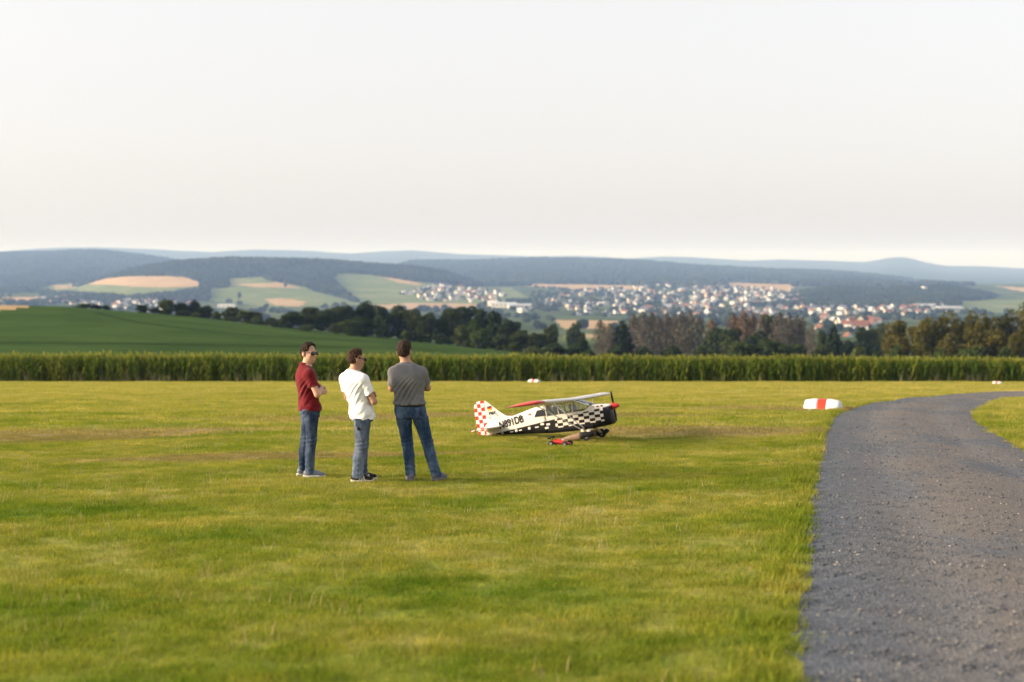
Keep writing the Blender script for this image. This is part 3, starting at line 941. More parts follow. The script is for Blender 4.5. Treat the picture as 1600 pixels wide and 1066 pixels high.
# nearer red-roofed houses below the town, big enough to show their parts
def big_house(px, py, d, w, l, h, rh, rotz, label):
    p = W(px, py, d)
    root = empty("house", p, rotz)
    x, y = w / 2, l / 2
    b = MB(); b.add([(-x, -y, -2), (x, -y, -2), (x, y, -2), (-x, y, -2), (-x, -y, h), (x, -y, h), (x, y, h), (-x, y, h), (0, -y, h + rh), (0, y, h + rh)],
                    [(0, 1, 5, 8, 4), (2, 3, 7, 9, 6), (1, 2, 6, 5), (3, 0, 4, 7)]); b.build("wall", M_WALLW, root)
    b = MB(); o_ = 0.6; k = rh / x
    for s in (1, -1):
        v = [(s * (x + o_), -y - o_, h - o_ * k), (s * (x + o_), y + o_, h - o_ * k), (0, y + o_, h + rh), (0, -y - o_, h + rh)]
        v = v + [(q[0], q[1], q[2] + 0.25) for q in v]
        b.add(v, [(0, 1, 2, 3), (7, 6, 5, 4), (0, 4, 5, 1), (1, 5, 6, 2), (2, 6, 7, 3), (3, 7, 4, 0)])
    rf = b.build("roof", M_ROOFR, root)
    b = MB(); b.box((x * 0.3, y * 0.4, h + rh * 0.9), (0.8, 0.8, 2.2)); b.build("chimney", M_WALLC, rf)
    for s in (-1, 1):
        for zz in (1.6, h - 1.3):
            for q in (-0.27, 0.27):
                b = MB(); b.box((q * w, s * (y + 0.03), zz), (1.3, 0.1, 1.4)); b.build("window", M_WIN, root)
                b = MB(); b.box((s * (x + 0.03), q * l, zz), (0.1, 1.3, 1.4)); b.build("window", M_WIN, root)
    tag(root, label, "house")
big_house(1325, 536, 1450, 9, 10, 5.5, 5.0, R(15), "nearest red-roofed house seen between the dark spruce and the right trees")
big_house(1345, 517, 1750, 12, 18, 6.5, 6.5, R(75), "large farmhouse with broad red roof right of the dark spruce")
big_house(1362, 513, 1850, 9, 12, 6, 5, R(20), "small red-roofed house right of the large farmhouse")
big_house(1323, 513, 1900, 9, 13, 6, 4.5, R(60), "cream-lit house left of the large red-roofed farmhouse")
big_house(1281, 519, 1800, 8, 10, 6, 4, R(40), "white house just left of the dark spruce")

# trees between the houses and along the valley floor
P_ = []
for p in town_pts:
    for _ in range(1 if RNG.uniform() < 0.6 else 2):
        a = RNG.uniform(0, 6.28); r_ = RNG.uniform(10, 26)
        q = p + Vector((math.cos(a) * r_, math.sin(a) * r_ + 12, 0)); P_.append((q.x, q.y, q.z - 2, RNG.uniform(6, 11)))
for _ in range(5200):
    d = math.sqrt(RNG.uniform(1500 ** 2, 5700 ** 2)); px = RNG.uniform(-40, 1640)
    py = float(land_py(np.array([px]), np.array([d]))[0])
    if any(pa <= px <= pb and d > d0_ - 60 for _, d0_, _, _, _, (pa, pb) in HILLS[:4]) or field_index(np.array([px]), np.array([py]))[0] or vnoise(np.array([px * 1.0]), np.array([d * 0.16]), 40.0, 44)[0] < 0.50: continue
    q = W(px, py, d); P_.append((q.x, q.y, q.z - 1, RNG.uniform(8, 14)))
P_ = np.array(P_)
n = len(P_)
stuff_instances("valley_woods", "bluish scattered trees and copses over the valley and between the houses", "trees", P_[:, :3], RNG.uniform(0, 6.28, n), np.stack([P_[:, 3] * RNG.uniform(0.9, 1.6, n), P_[:, 3] * RNG.uniform(0.9, 1.6, n), P_[:, 3]], 1), RNG.integers(0, 3, n), BLOBS[:3])

# lookout tower on the far hilltop
root = empty("tower", W(1392, 403, 16350)); b = MB(); b.tube([(0, 0, -20), (0, 0, 34)], [7, 5], 10); b.build("shaft", M_WALLC, root)
b = MB(); b.tube([(0, 0, 34), (0, 0, 40)], [7, 2], 10); b.build("roof", M_ROOFD, root)
tag(root, "tiny tower on the far hump of the horizon at right", "tower")

# ================================================================== TREES BEHIND THE FIELDS
M_BARK = plain("tree_bark", (0.075, 0.058, 0.043), 0.9, 0.1, 0.3, 3.0)
M_BARKG = plain("grey_bark", (0.20, 0.165, 0.14), 0.9, 0.1, 0.25, 3.0)
M_LDARK = leafmat("dark_leaves", [(0.15, (0.020, 0.031, 0.013)), (0.5, (0.036, 0.050, 0.019)), (0.85, (0.062, 0.076, 0.028))], 0.45, 0.22, 0.45)
M_LMID = leafmat("mid_green_leaves", [(0.15, (0.028, 0.046, 0.014)), (0.5, (0.050, 0.072, 0.020)), (0.85, (0.085, 0.10, 0.030))], 0.45, 0.28, 0.4)
M_LOLIVE = leafmat("sunlit_olive_leaves", [(0.15, (0.040, 0.042, 0.010)), (0.5, (0.075, 0.072, 0.016)), (0.85, (0.125, 0.105, 0.026))], 0.5, 0.3, 0.35)  # warm sunlight on the right-edge wood is put into this leaf colour
M_LCONI = leafmat("spruce_needles", [(0.15, (0.014, 0.022, 0.012)), (0.6, (0.026, 0.036, 0.018)), (0.9, (0.036, 0.045, 0.022))], 0.6, 0.1, 0.4)
M_LBROWN = leafmat("dead_spruce_needles", [(0.15, (0.068, 0.062, 0.050)), (0.5, (0.108, 0.096, 0.076)), (0.85, (0.155, 0.135, 0.108))], 0.7, 0.15, 0.4)
M_LRUST = leafmat("rusty_needles", [(0.15, (0.105, 0.075, 0.050)), (0.85, (0.165, 0.118, 0.080))], 0.7, 0.15, 0.4)

def leaf_quads(C, N, size, r):
    """small leaf-clump faces: centres C, facing roughly N"""
    n = len(C)
    N = N + r.normal(0, 0.55, (n, 3)); N /= np.linalg.norm(N, axis=1, keepdims=True)
    A = np.cross(N, r.normal(0, 1, (n, 3))); A /= np.linalg.norm(A, axis=1, keepdims=True)
    B = np.cross(N, A)
    s = size * r.uniform(0.6, 1.4, (n, 1))
    V = np.stack([C - A * s - B * s * 0.7, C + A * s * 0.9 - B * s * 0.8, C + A * s + B * s * 0.7, C - A * s * 0.8 + B * s * 0.9], 1)
    return V.reshape(-1, 3), np.arange(4 * n).reshape(n, 4)

def crown_broad(seed, nq, rad=1.0, hgt=1.0, base=0.18, leaf=0.05, lobes=15):
    """crown of unit width/height made of leaf clumps gathered on many uneven lobes"""
    r = np.random.default_rng(seed)
    L = []
    for k in range(lobes):
        a = r.uniform(0, 6.283); z = r.uniform(base + 0.12, 0.86); q = 0.34 * math.sqrt(max(0.05, 1 - ((z - 0.52) / 0.46) ** 2)) * r.uniform(0.3, 1.0)
        L.append((q * math.cos(a), q * math.sin(a), z, r.uniform(0.10, 0.21)))
    L.append((0, 0, 0.55, 0.27)); L.append((0, 0, 0.8, 0.16))
    C = []; N = []
    w = np.array([l[3] ** 2 for l in L]); w /= w.sum()
    for k in r.choice(len(L), nq, p=w):
        l = L[k]
        u = r.normal(0, 1, 3); u /= np.linalg.norm(u); u[2] = u[2] * 0.9 + 0.1
        q = l[3] * r.uniform(0.72, 1.06)
        C.append((l[0] + u[0] * q, l[1] + u[1] * q, l[2] + u[2] * q)); N.append(u)
    return leaf_quads(np.array(C), np.array(N), leaf, r)

def crown_conifer(seed, nq, leaf=0.035, thin=False, base=0.08):
    r = np.random.default_rng(seed)
    z = base + (1 - base) * (1 - np.sqrt(r.uniform(0, 1, nq))) if not thin else r.uniform(base, 1, nq)
    tier = np.round(z * 16) / 16 + r.normal(0, 0.012, nq)
    z = np.clip(tier, base, 1.0)
    a = r.uniform(0, 6.283, nq)
    rr = (0.5 * (1 - z) ** 0.8 + 0.02) * np.sqrt(r.uniform(0.12, 1, nq)) * (1 + 0.3 * np.sin(a * 3 + z * 31))
    if thin: rr = (0.46 * (1 - z) ** 0.35 + 0.02) * np.sqrt(r.uniform(0.02, 1, nq)) * (1 + 0.35 * np.sin(a * 3 + z * 23))
    C = np.stack([rr * np.cos(a), rr * np.sin(a), z - rr * 0.28], 1)
    N = np.stack([np.cos(a) * 0.6, np.sin(a) * 0.6, np.full(nq, 0.7)], 1)
    return leaf_quads(C, N, leaf, r)

def trunk_mesh(seed, mats, top=0.6, r0=0.035, limbs=7, dead=False):
    r = np.random.default_rng(seed); b = MB()
    b.tube([(0, 0, -0.06), (0.004, 0, 0.15), (-0.006, 0.005, top * 0.6), (0, 0, top)], [r0, r0 * 0.8, r0 * 0.55, r0 * 0.2], 7)
    for k in range(limbs):
        z = r.uniform(0.22, 0.9) * top if not dead else r.uniform(0.2, 0.95) * top
        a = r.uniform(0, 6.283); l = r.uniform(0.16, 0.3) * (1 if not dead else 0.6 * (1.15 - z))
        b.tube([(0, 0, z), (math.cos(a) * l * 0.5, math.sin(a) * l * 0.5, z + l * (0.3 if not dead else -0.02)), (math.cos(a) * l, math.sin(a) * l, z + l * (0.75 if not dead else -0.1))], [r0 * 0.4, r0 * 0.25, r0 * 0.08], 5)
    return mesh("trunk", b.v, b.f, mats)

def proto(crown, matl, trunk):
    return (npmesh("crown", crown[0], crown[1], [matl]), trunk)
T_BROAD = trunk_mesh(5, [M_BARK]); T_CONI = trunk_mesh(6, [M_BARK], 0.97, 0.022, 0); T_DEAD = trunk_mesh(7, [M_BARKG], 0.97, 0.020, 60, True)
TREES = {
    'dark': [proto(crown_broad(100 + k, 3200, leaf=0.028, base=-0.08, lobes=20), M_LDARK, T_BROAD) for k in range(4)],
    'mid': [proto(crown_broad(110 + k, 3200, leaf=0.028, base=-0.08, lobes=20), M_LMID, T_BROAD) for k in range(3)],
    'olive': [proto(crown_broad(120 + k, 3600, leaf=0.022, base=-0.05, lobes=24), M_LOLIVE, T_BROAD) for k in range(4)],
    'bush': [proto(crown_broad(130 + k, 1300, leaf=0.040, base=-0.05, lobes=10), M_LMID, T_BROAD) for k in range(2)],
    'darkbush': [proto(crown_broad(135 + k, 1300, leaf=0.040, base=-0.05, lobes=10), M_LDARK, T_BROAD) for k in range(2)],
    'spruce': [proto(crown_conifer(140 + k, 2600, 0.030), M_LCONI, T_CONI) for k in range(2)],
    'dead': [proto(crown_conifer(150 + k, 1900, 0.018, True, 0.05), M_LBROWN, T_DEAD) for k in range(3)],
    'rust': [proto(crown_conifer(160 + k, 1700, 0.020, True, 0.08), M_LRUST, T_DEAD) for k in range(2)],
}
TNAME = {'dark': 'broadleaf_tree', 'mid': 'broadleaf_tree', 'olive': 'broadleaf_tree', 'bush': 'bush', 'darkbush': 'bush', 'spruce': 'spruce_tree', 'dead': 'dead_spruce_tree', 'rust': 'dead_spruce_tree'}
TLOOK = {'dark': 'dark green rounded tree', 'mid': 'mid green rounded tree', 'olive': 'olive sunlit rounded tree', 'bush': 'light green bush', 'darkbush': 'dark green bush', 'spruce': 'dark pointed spruce', 'dead': 'grey-brown dead spruce', 'rust': 'rust-brown dying spruce'}
TCAT = {'bush': 'bush', 'darkbush': 'bush'}
ORD = ["leftmost", "second", "third", "fourth", "fifth", "sixth", "seventh", "eighth", "ninth", "tenth", "eleventh", "twelfth", "thirteenth", "fourteenth", "fifteenth", "sixteenth", "seventeenth", "eighteenth", "nineteenth", "twentieth"]
ROWS = {}
def tree(px, ptop, wpx, k, d, row, pbase=None):
    """crown centre column px, top row ptop, width wpx (photo pixels), kind k, distance d"""
    ROWS.setdefault((row, k), []).append((px, ptop, wpx, d, pbase))
# hedge and copse along the far edge of the green crop field (left)
H = "in the hedge beyond the green field"
for a in ((132, 474, 30, 'darkbush', 392), (150, 477, 22, 'darkbush', 392), (165, 481, 18, 'darkbush', 395), (220, 476, 20, 'darkbush', 388), (226, 477, 16, 'dark', 390), (243, 480, 22, 'darkbush', 392), (259, 466, 30, 'mid', 398), (283, 474, 34, 'dark', 400), (304, 467, 22, 'spruce', 402), (321, 478, 26, 'dark', 398), (288, 484, 30, 'darkbush', 385), (306, 490, 22, 'bush', 384), (338, 486, 20, 'bush', 392), (366, 479, 34, 'dark', 398), (388, 485, 36, 'mid', 392), (360, 494, 30, 'darkbush', 384), (402, 493, 26, 'bush', 388), (424, 496, 30, 'darkbush', 385)):
    tree(*a, H)
C_ = "in the copse behind the men"
for a in ((455, 486, 36, 'dark', 378), (480, 479, 46, 'dark', 384), (505, 484, 36, 'dark', 380), (522, 480, 40, 'dark', 392), (545, 477, 44, 'dark', 388), (572, 473, 50, 'dark', 392), (598, 480, 40, 'dark', 384), (622, 476, 50, 'dark', 390), (645, 484, 36, 'dark', 384), (668, 490, 36, 'dark', 380), (480, 506, 30, 'darkbush', 364), (525, 505, 30, 'darkbush', 362), (548, 500, 34, 'mid', 360), (566, 496, 44, 'dark', 366), (600, 511, 26, 'darkbush', 356), (634, 516, 26, 'bush', 354), (656, 519, 34, 'darkbush', 356), (440, 500, 30, 'darkbush', 372), (688, 521, 34, 'darkbush', 354)):
    tree(*a, C_)
D_ = "in the copse right of the men"
for a in ((700, 480, 48, 'dark', 384), (724, 477, 46, 'dark', 390), (752, 482, 50, 'dark', 386), (775, 488, 44, 'dark', 380), (796, 500, 40, 'dark', 372), (740, 496, 34, 'bush', 356), (722, 508, 34, 'bush', 350), (752, 512, 44, 'bush', 346), (783, 522, 40, 'darkbush', 342), (812, 515, 38, 'dark', 352), (838, 522, 40, 'dark', 346), (862, 508, 30, 'dark', 420), (806, 534, 32, 'bush', 334), (834, 540, 40, 'bush', 326), (866, 536, 40, 'darkbush', 330), (895, 540, 36, 'bush', 330), (908, 528, 34, 'darkbush', 380), (898, 503, 30, 'dark', 520), (920, 545, 30, 'bush', 310)):
    tree(*a, D_)
E_ = "in the thicket right of the aeroplane"
for a in ((938, 500, 22, 'dead', 420), (952, 506, 26, 'dead', 400), (972, 498, 34, 'spruce', 400), (990, 491, 26, 'dead', 420), (1004, 487, 24, 'dead', 410), (1018, 489, 22, 'dead', 420), (1028, 494, 24, 'dead', 430), (1042, 490, 24, 'dead', 410), (1054, 492, 24, 'dead', 440), (1066, 488, 24, 'dead', 408), (1078, 486, 22, 'dead', 420), (1092, 494, 24, 'dead', 412), (1112, 499, 24, 'rust', 430), (1146, 490, 24, 'rust', 430), (1162, 486, 26, 'rust', 426), (1176, 490, 24, 'rust', 430), (1190, 492, 24, 'dead', 420), (1206, 490, 26, 'dark', 430), (1218, 489, 26, 'dead', 415), (1232, 490, 24, 'dead', 420), (1246, 493, 24, 'dead', 418), (1254, 496, 26, 'dead', 430), (1268, 508, 18, 'dead', 400), (1303, 507, 30, 'spruce', 380), (1286, 518, 24, 'dark', 390), (1116, 510, 44, 'dark', 390), (1142, 512, 44, 'dark', 385), (1182, 520, 44, 'dark', 380), (1160, 533, 44, 'mid', 350), (1205, 530, 52, 'mid', 350), (1098, 540, 36, 'bush', 340), (1050, 540, 40, 'darkbush', 340), (1005, 542, 40, 'darkbush', 340), (965, 538, 40, 'darkbush', 340), (1245, 534, 40, 'mid', 350), (1282, 540, 36, 'darkbush', 340), (1340, 542, 40, 'bush', 330), (1350, 515, 44, 'dark', 420), (1376, 508, 36, 'dark', 430), (1325, 530, 30, 'darkbush', 400)):
    tree(*a, E_)
F_ = "in the wood at the right edge"
for a in ((1402, 497, 46, 'olive', 290), (1442, 498, 52, 'olive', 280), (1470, 490, 60, 'olive', 282), (1496, 494, 50, 'olive', 286), (1516, 486, 44, 'olive', 292), (1540, 490, 52, 'olive', 288), (1572, 488, 50, 'olive', 290), (1606, 478, 56, 'olive', 286), (1528, 512, 52, 'olive', 262), (1482, 520, 46, 'olive', 258), (1560, 510, 50, 'olive', 262), (1592, 516, 44, 'olive', 258), (1440, 528, 40, 'olive', 262), (1640, 484, 60, 'olive', 280), (1400, 536, 40, 'bush', 262), (1520, 540, 44, 'bush', 250), (1468, 542, 36, 'bush', 250), (1570, 540, 40, 'bush', 250), (1368, 546, 26, 'bush', 260)):
    tree(*a, F_)
for (row, k), lst in ROWS.items():
    lst.sort()
    for i, (px, ptop, wpx, d, pb) in enumerate(lst):
        zt = -(ptop - HZ) / FPX * d
        yb = float(land_py(np.array([px]), np.array([d]))[0]); zb = -(yb - HZ) / FPX * d
        hgt = max(zt - zb, 1.5); wid = wpx / FPX * d * (1.25 if k in ('dark', 'mid', 'olive', 'bush', 'darkbush') else 1.75)
        pr = TREES[k][RNG.integers(0, len(TREES[k]))]
        root = empty(TNAME[k], ((px - 800) / FPX * d, d, zb), RNG.uniform(0, 6.28))
        if k in ('dark', 'mid', 'olive'):
            wid = max(wid, hgt * 0.55)
        root.scale = (wid, wid, hgt / 1.0)
        link("crown", pr[0], root); link("trunk", pr[1], root)
        if len(lst) == 1: which = "only "
        else: which = (ORD[i] + (" " if i == 0 else " from the left ")) if i < len(ORD) else "last of the row "
        if which.strip().endswith("left"): lab = "%s %s, %s" % (TLOOK[k], row, which.strip())
        else: lab = "%s%s %s" % (which, TLOOK[k], row)
        tag(root, lab, TCAT.get(k, 'tree'), "%ss %s" % (TLOOK[k], row))

# lone trees out in the valley fields
for i, (px, py, w_, lab) in enumerate(((446, 449, 6, "lone dark tree in the pasture on the left hillside, upper one"), (374, 467, 8, "lone dark tree in the pasture on the left hillside, lower one"), (116, 446, 8, "lone dark tree beside the pale field above the left village"))):
    p = hill_hit(px, py); root = empty("broadleaf_tree", p)
    s = w_ / FPX * p.y; root.scale = (s, s, s * 1.4)
    link("crown", TREES['dark'][0][0], root); link("trunk", TREES['dark'][0][1], root)
    tag(root, lab, "tree")

# ================================================================== CORN FIELD
M_CORN = leafmat("corn_leaf", [(0.12, (0.060, 0.112, 0.015)), (0.5, (0.110, 0.170, 0.021)), (0.88, (0.24, 0.25, 0.038))], 1.3, 0.30, 0.7)
M_STALK = plain("corn_stalk", (0.10, 0.125, 0.035), 0.7, 0.2, 0.2, 3.0)
M_TASSEL = leafmat("corn_tassel", [(0.2, (0.15, 0.18, 0.03)), (0.8, (0.32, 0.32, 0.06))], 0.3, 0.4, 0.6)
def corn_plant(seed):
    r = np.random.default_rng(seed); b = MB()
    H_ = 1.85
    b.tube([(0, 0, -0.05), (0.01, 0, 0.9), (0, 0.01, H_)], [0.016, 0.014, 0.007], 4, 1, False)
    az = r.uniform(0, 6.28)
    for k in range(15):
        z = 0.15 + k * 0.112; a = az + (k % 2) * math.pi + r.normal(0, 0.35)
        l = r.uniform(0.42, 0.7) * (1 - 0.35 * abs(k - 7) / 8); up = r.uniform(0.25, 0.6)
        c, s_ = math.cos(a), math.sin(a); w = r.uniform(0.040, 0.064)
        pts = []
        for t in (0, 0.3, 0.65, 1.0):
            pts.append((c * l * t * (1.0 - 0.15 * t), s_ * l * t * (1.0 - 0.15 * t), z + up * t * 1.3 - (up + 0.28) * t * t * t))
        ws = (0.6, 1.0, 0.8, 0.05)
        vs = []
        for p, q in zip(pts, ws):
            vs += [(p[0] - s_ * w * q, p[1] + c * w * q, p[2]), (p[0] + s_ * w * q, p[1] - c * w * q, p[2])]
        b.add(vs, [(0, 1, 3, 2), (2, 3, 5, 4), (4, 5, 7, 6)], 0)
    for k in range(8):
        a = r.uniform(0, 6.28); l = r.uniform(0.03, 0.14)
        p0 = Vector((0, 0, H_ - 0.03)); p1 = Vector((math.cos(a) * l, math.sin(a) * l, H_ + r.uniform(0.16, 0.32)))
        s_ = Vector((-math.sin(a), math.cos(a), 0)) * 0.018
        b.add([p0 - s_, p0 + s_, p1 + s_ * 0.6, p1 - s_ * 0.6], [(0, 1, 2, 3)], 2)
    return mesh("corn_shape", b.v, b.f, [M_CORN, M_STALK, M_TASSEL], b.m)
P_ = []
for row in range(22):
    yy = 110.2 + row * 0.75
    st = 0.15 if row < 7 else 0.30
    for x in np.arange(-52, 56, st):
        P_.append((x + RNG.normal(0, 0.03), yy + RNG.normal(0, 0.08) + 0.25 * math.sin(x * 0.2)))
P_ = np.array(P_)
n = len(P_)
hs = (0.95 + 0.06 * vnoise(P_[:, 0], P_[:, 1], 3.0, 9) + RNG.normal(0, 0.06, n)) * np.interp(P_[:, 0], [-40, 0, 40], [1.05, 1.0, 0.90])
stuff_instances("corn_field", "tall green corn with yellow tassels along the far edge of the strip", "corn", np.column_stack([P_, gz(P_[:, 0], P_[:, 1])]), RNG.uniform(0, 6.28, n), np.stack([np.full(n, 1.0), np.full(n, 1.0), hs], 1), RNG.integers(0, 6, n), [corn_plant(200 + k) for k in range(6)], RNG.normal(0, 0.05, (n, 2)))
# pale dry weeds at the foot of the corn
m_w = leafmat("dry_weed", [(0.2, (0.10, 0.11, 0.06)), (0.8, (0.26, 0.24, 0.14))], 0.4, 0.3, 0.6)
n = 520
x = RNG.uniform(-46, 46, n); x = x[RNG.uniform(0, 1, n) < np.clip(vnoise(x, x * 0 + 3, 2.0, 15) - 0.25 - 0.006 * x, 0.03, 1)]
y = 109.3 + RNG.uniform(0, 0.8, len(x))
stuff_instances("dry_weeds", "pale dry weeds at the foot of the corn", "weeds", np.column_stack([x, y, gz(x, y)]), RNG.uniform(0, 6.28, len(x)), RNG.uniform(0.5, 1.3, len(x)), RNG.integers(0, 3, len(x)), [tuft(80 + k, 12, 0.13, 0.2, 0.9, 0.018, m_w, 0.6) for k in range(3)])

# ================================================================== AIRFIELD MARKERS
M_MWHITE = plain("marker_white_paint", (0.80, 0.79, 0.76), 0.5, 0.4, 0.06, 4.0)
M_MRED = plain("marker_red_paint", (0.55, 0.045, 0.02), 0.5, 0.4, 0.12, 4.0)
M_MEND = plain("marker_grey_end", (0.55, 0.58, 0.62), 0.6, 0.3, 0.12, 4.0)  # pale blue-grey for both end plates
def marker(px, py, L, rad, rotz, label, k=1.0):
    p = on_ground(px, py)
    root = empty("runway_marker", p, rotz); root.scale = (k, k, k)
    seg = 18
    def ring(x, r, a0=0.0):
        return [(x, -math.cos(math.pi * k / seg) * r, -0.03 + math.sin(math.pi * k / seg) * r * 0.98) for k in range(seg + 1)]
    def shell(name, xs_, m_):
        b = MB(); b.loft([ring(x, rad * s) for x, s in xs_], 0, False, False)
        o = b.build(name, m_, root, True)
        sm = o.modifiers.new("thickness", 'SOLIDIFY'); sm.thickness = 0.012; sm.offset = -1
        return o
    h = L / 2; q = 0.13 * L
    def prof(x):
        t = abs(x) / h
        return 1.0 - 0.16 * max(0, (t - 0.35) / 0.65) ** 2
    def rng(a, b_, n=6): return [(a + (b_ - a) * i / n, prof(a + (b_ - a) * i / n)) for i in range(n + 1)]
    shell("shell", rng(-h, -q), M_MWHITE); shell("red_band", [(x, s * 1.004) for x, s in rng(-q, q)], M_MRED); shell("shell", rng(q, h), M_MWHITE)
    for s in (-1, 1):
        b = MB(); rr = ring(s * (h - 0.004), rad * prof(h) * 0.985)
        bulge = [(s * (h + 0.05), v[1] * 0.55, -0.03 + (v[2] + 0.03) * 0.55) for v in rr]
        b.loft([rr, bulge], 0, False, False); b.add(bulge, [tuple(range(len(bulge)))]); b.build("end_plate", M_MEND, root, True)
    tag(root, label, "marker")
marker(1286, 638.5, 0.90, 0.30, R(-22), "large white half-barrel marker with red band at the edge of the gravel road")
marker(835, 597.5, 0.92, 0.27, R(-35), "white half-barrel marker with red band by the corn above the aeroplane tail", 0.95)
marker(1558, 600, 0.62, 0.22, R(-35), "small white half-barrel marker with dark red band by the corn at far right", 0.85)

# ================================================================== HAZE (air between here and the hills)
m, nt, out = mat("valley_haze")
pv = nt.nodes.new('ShaderNodeVolumePrincipled')
pv.inputs['Color'].default_value = (0.36, 0.56, 1.0, 1)
pv.inputs['Density'].default_value = 0.000084
pv.inputs['Anisotropy'].default_value = 0.0
pv.inputs['Absorption Color'].default_value = (1, 1, 1, 1)
nt.links.new(pv.outputs[0], out.inputs['Volume'])
b = MB()
hx, y0, y1, z0, z1 = 21000, -2500, 23800, -1300, 275
b.add([(x, y, z) for x in (-hx, hx) for y in (y0, y1) for z in (z0, z1)], [(0, 1, 3, 2), (4, 6, 7, 5), (0, 4, 5, 1), (2, 3, 7, 6), (0, 2, 6, 4), (1, 5, 7, 3)])
kind(b.build("haze", m), "stuff", "thin bluish haze over the valley", "haze")
# ================================================================== MODEL AEROPLANE
M_PWHITE = plain("aeroplane_white_film", (0.68, 0.64, 0.59), 0.35, 0.4, 0.05, 5.0, coat=0.15)
M_PRED = plain("aeroplane_red_film", (0.52, 0.030, 0.020), 0.35, 0.4, 0.06, 5.0, coat=0.15)
M_PBLACK = plain("aeroplane_black_film", (0.010, 0.010, 0.012), 0.45, 0.2, 0.1, 5.0)
M_TYRE = plain("rubber_tyre", (0.022, 0.021, 0.020), 0.85, 0.2, 0.2, 20.0)
M_ALU = plain("bare_metal", (0.55, 0.55, 0.55), 0.35, 0.5, 0.05, 8.0, metallic=0.9)
M_SPAT = plain("brown_spat", (0.20, 0.135, 0.085), 0.55, 0.3, 0.2, 12.0)  # plain brown for the tail half of each spat
m, nt, out = mat("cabin_glass")
gl = nt.nodes.new('ShaderNodeBsdfGlossy'); gl.inputs['Roughness'].default_value = 0.08; gl.inputs['Color'].default_value = (0.9, 0.93, 1, 1)
tr = nt.nodes.new('ShaderNodeBsdfTransparent'); tr.inputs['Color'].default_value = (0.86, 0.88, 0.88, 1)
fr = nt.nodes.new('ShaderNodeFresnel'); fr.inputs['IOR'].default_value = 1.5
f_ = mth(nt, 'ADD', fr.outputs[0], 0.03, clamp=True)
mx = nt.nodes.new('ShaderNodeMixShader'); nt.links.new(f_, mx.inputs[0]); nt.links.new(tr.outputs[0], mx.inputs[1]); nt.links.new(gl.outputs[0], mx.inputs[2])
nt.links.new(mx.outputs[0], out.inputs['Surface'])
M_CABIN = m

def checker_paint(name, cellx, cellz, dark, light, region=None, border=None, offx=0.0, offz=0.0):
    """printed checker film in the part's own x/z coordinates"""
    m, nt, out = mat(name)
    x, y, z = sep(nt, coords(nt, 'Object'))[:3]
    u = mth(nt, 'FLOOR', mth(nt, 'DIVIDE', mth(nt, 'ADD', x, offx), cellx)); v = mth(nt, 'FLOOR', mth(nt, 'DIVIDE', mth(nt, 'ADD', z, offz), cellz))
    par = mth(nt, 'FLOORED_MODULO', mth(nt, 'ADD', u, v), 2.0)
    if region:
        x0, x1, z0, z1 = region
        par = mth(nt, 'MULTIPLY', par, mth(nt, 'MULTIPLY', mth(nt, 'GREATER_THAN', x, x0), mth(nt, 'LESS_THAN', x, x1)))
        par = mth(nt, 'MULTIPLY', par, mth(nt, 'MULTIPLY', mth(nt, 'GREATER_THAN', z, z0), mth(nt, 'LESS_THAN', z, z1)))
    if border:
        k0, k1 = border
        par = mth(nt, 'MAXIMUM', par, mth(nt, 'GREATER_THAN', z, mth(nt, 'MULTIPLY_ADD', x, k1, k0)))
    c = mixc(nt, par, dark, light)
    surf(nt, out, c, 0.45, 0.2)
    return m
M_FUSE = checker_paint("fuselage_black_and_white_film", 0.105, 0.055, (0.009, 0.009, 0.011), (0.66, 0.61, 0.55), (-0.60, 0.345, -0.09, 0.2), (0.125, 0.080), 0.03, 0.01)
M_RUD = checker_paint("rudder_red_and_white_checks", 0.078, 0.074, (0.76, 0.73, 0.69), (0.60, 0.035, 0.020), None, None, 0.0, 0.02)

HEAD, PITCH = R(22), R(9.4)
plane = empty("model_aeroplane", (1.375, 25.33, -2.66))
plane.scale = (0.97, 0.97, 0.97)
plane.rotation_euler = (Matrix.Rotation(-math.atan(0.046), 3, 'X') @ Matrix.Rotation(-HEAD, 3, 'Z') @ Matrix.Rotation(-PITCH, 3, 'Y')).to_euler()
tag(plane, "large high-wing model aeroplane with black and white checks and a red wing tip", "model aeroplane")

def interp_st(ST, x):
    xs_ = [s[0] for s in ST]
    o = np.argsort(xs_)
    return [float(np.interp(x, np.array(xs_)[o], np.array([s[k] for s in ST])[o])) for k in (1, 2, 3)]
ST = [(0.47, .185, -.150, .145), (0.455, .196, -.165, .170), (.40, .208, -.178, .188), (.12, .235, -.195, .200), (-.20, .350, -.195, .202), (-.75, .352, -.170, .195), (-1.02, .345, -.140, .165), (-1.35, .280, -.105, .125), (-1.67, .212, -.070, .082), (-1.95, .180, -.040, .045), (-2.06, .165, -.030, .022)]
def section(x, n=40, grow=0.0):
    zt, zb, hw = interp_st(ST, x)
    zc, hh = (zt + zb) / 2, (zt - zb) / 2 + grow
    e = 5.0 if -1.0 < x < 0.3 else 3.4
    ring = []
    for k in range(n):
        a = 2 * math.pi * k / n
        c, s = math.cos(a), math.sin(a)
        ring.append((x, math.copysign(abs(c) ** (2 / e), c) * (hw + grow), zc + math.copysign(abs(s) ** (2 / e), s) * hh))
    return ring
# body: tail boom and nose as one lofted shell, cabin opening left for the glazing
b = MB()
b.loft([section(x) for x in np.concatenate([np.linspace(-2.06, -1.02, 22), np.linspace(-0.99, -0.76, 4)])], 0, True)
fus = b.build("fuselage", M_FUSE, plane, True)
b = MB()
b.loft([section(x) for x in (0.122, 0.2, 0.3, 0.4, 0.43, 0.455, 0.47)], 0, True)
cowl = b.build("cowling", M_FUSE, plane, True)
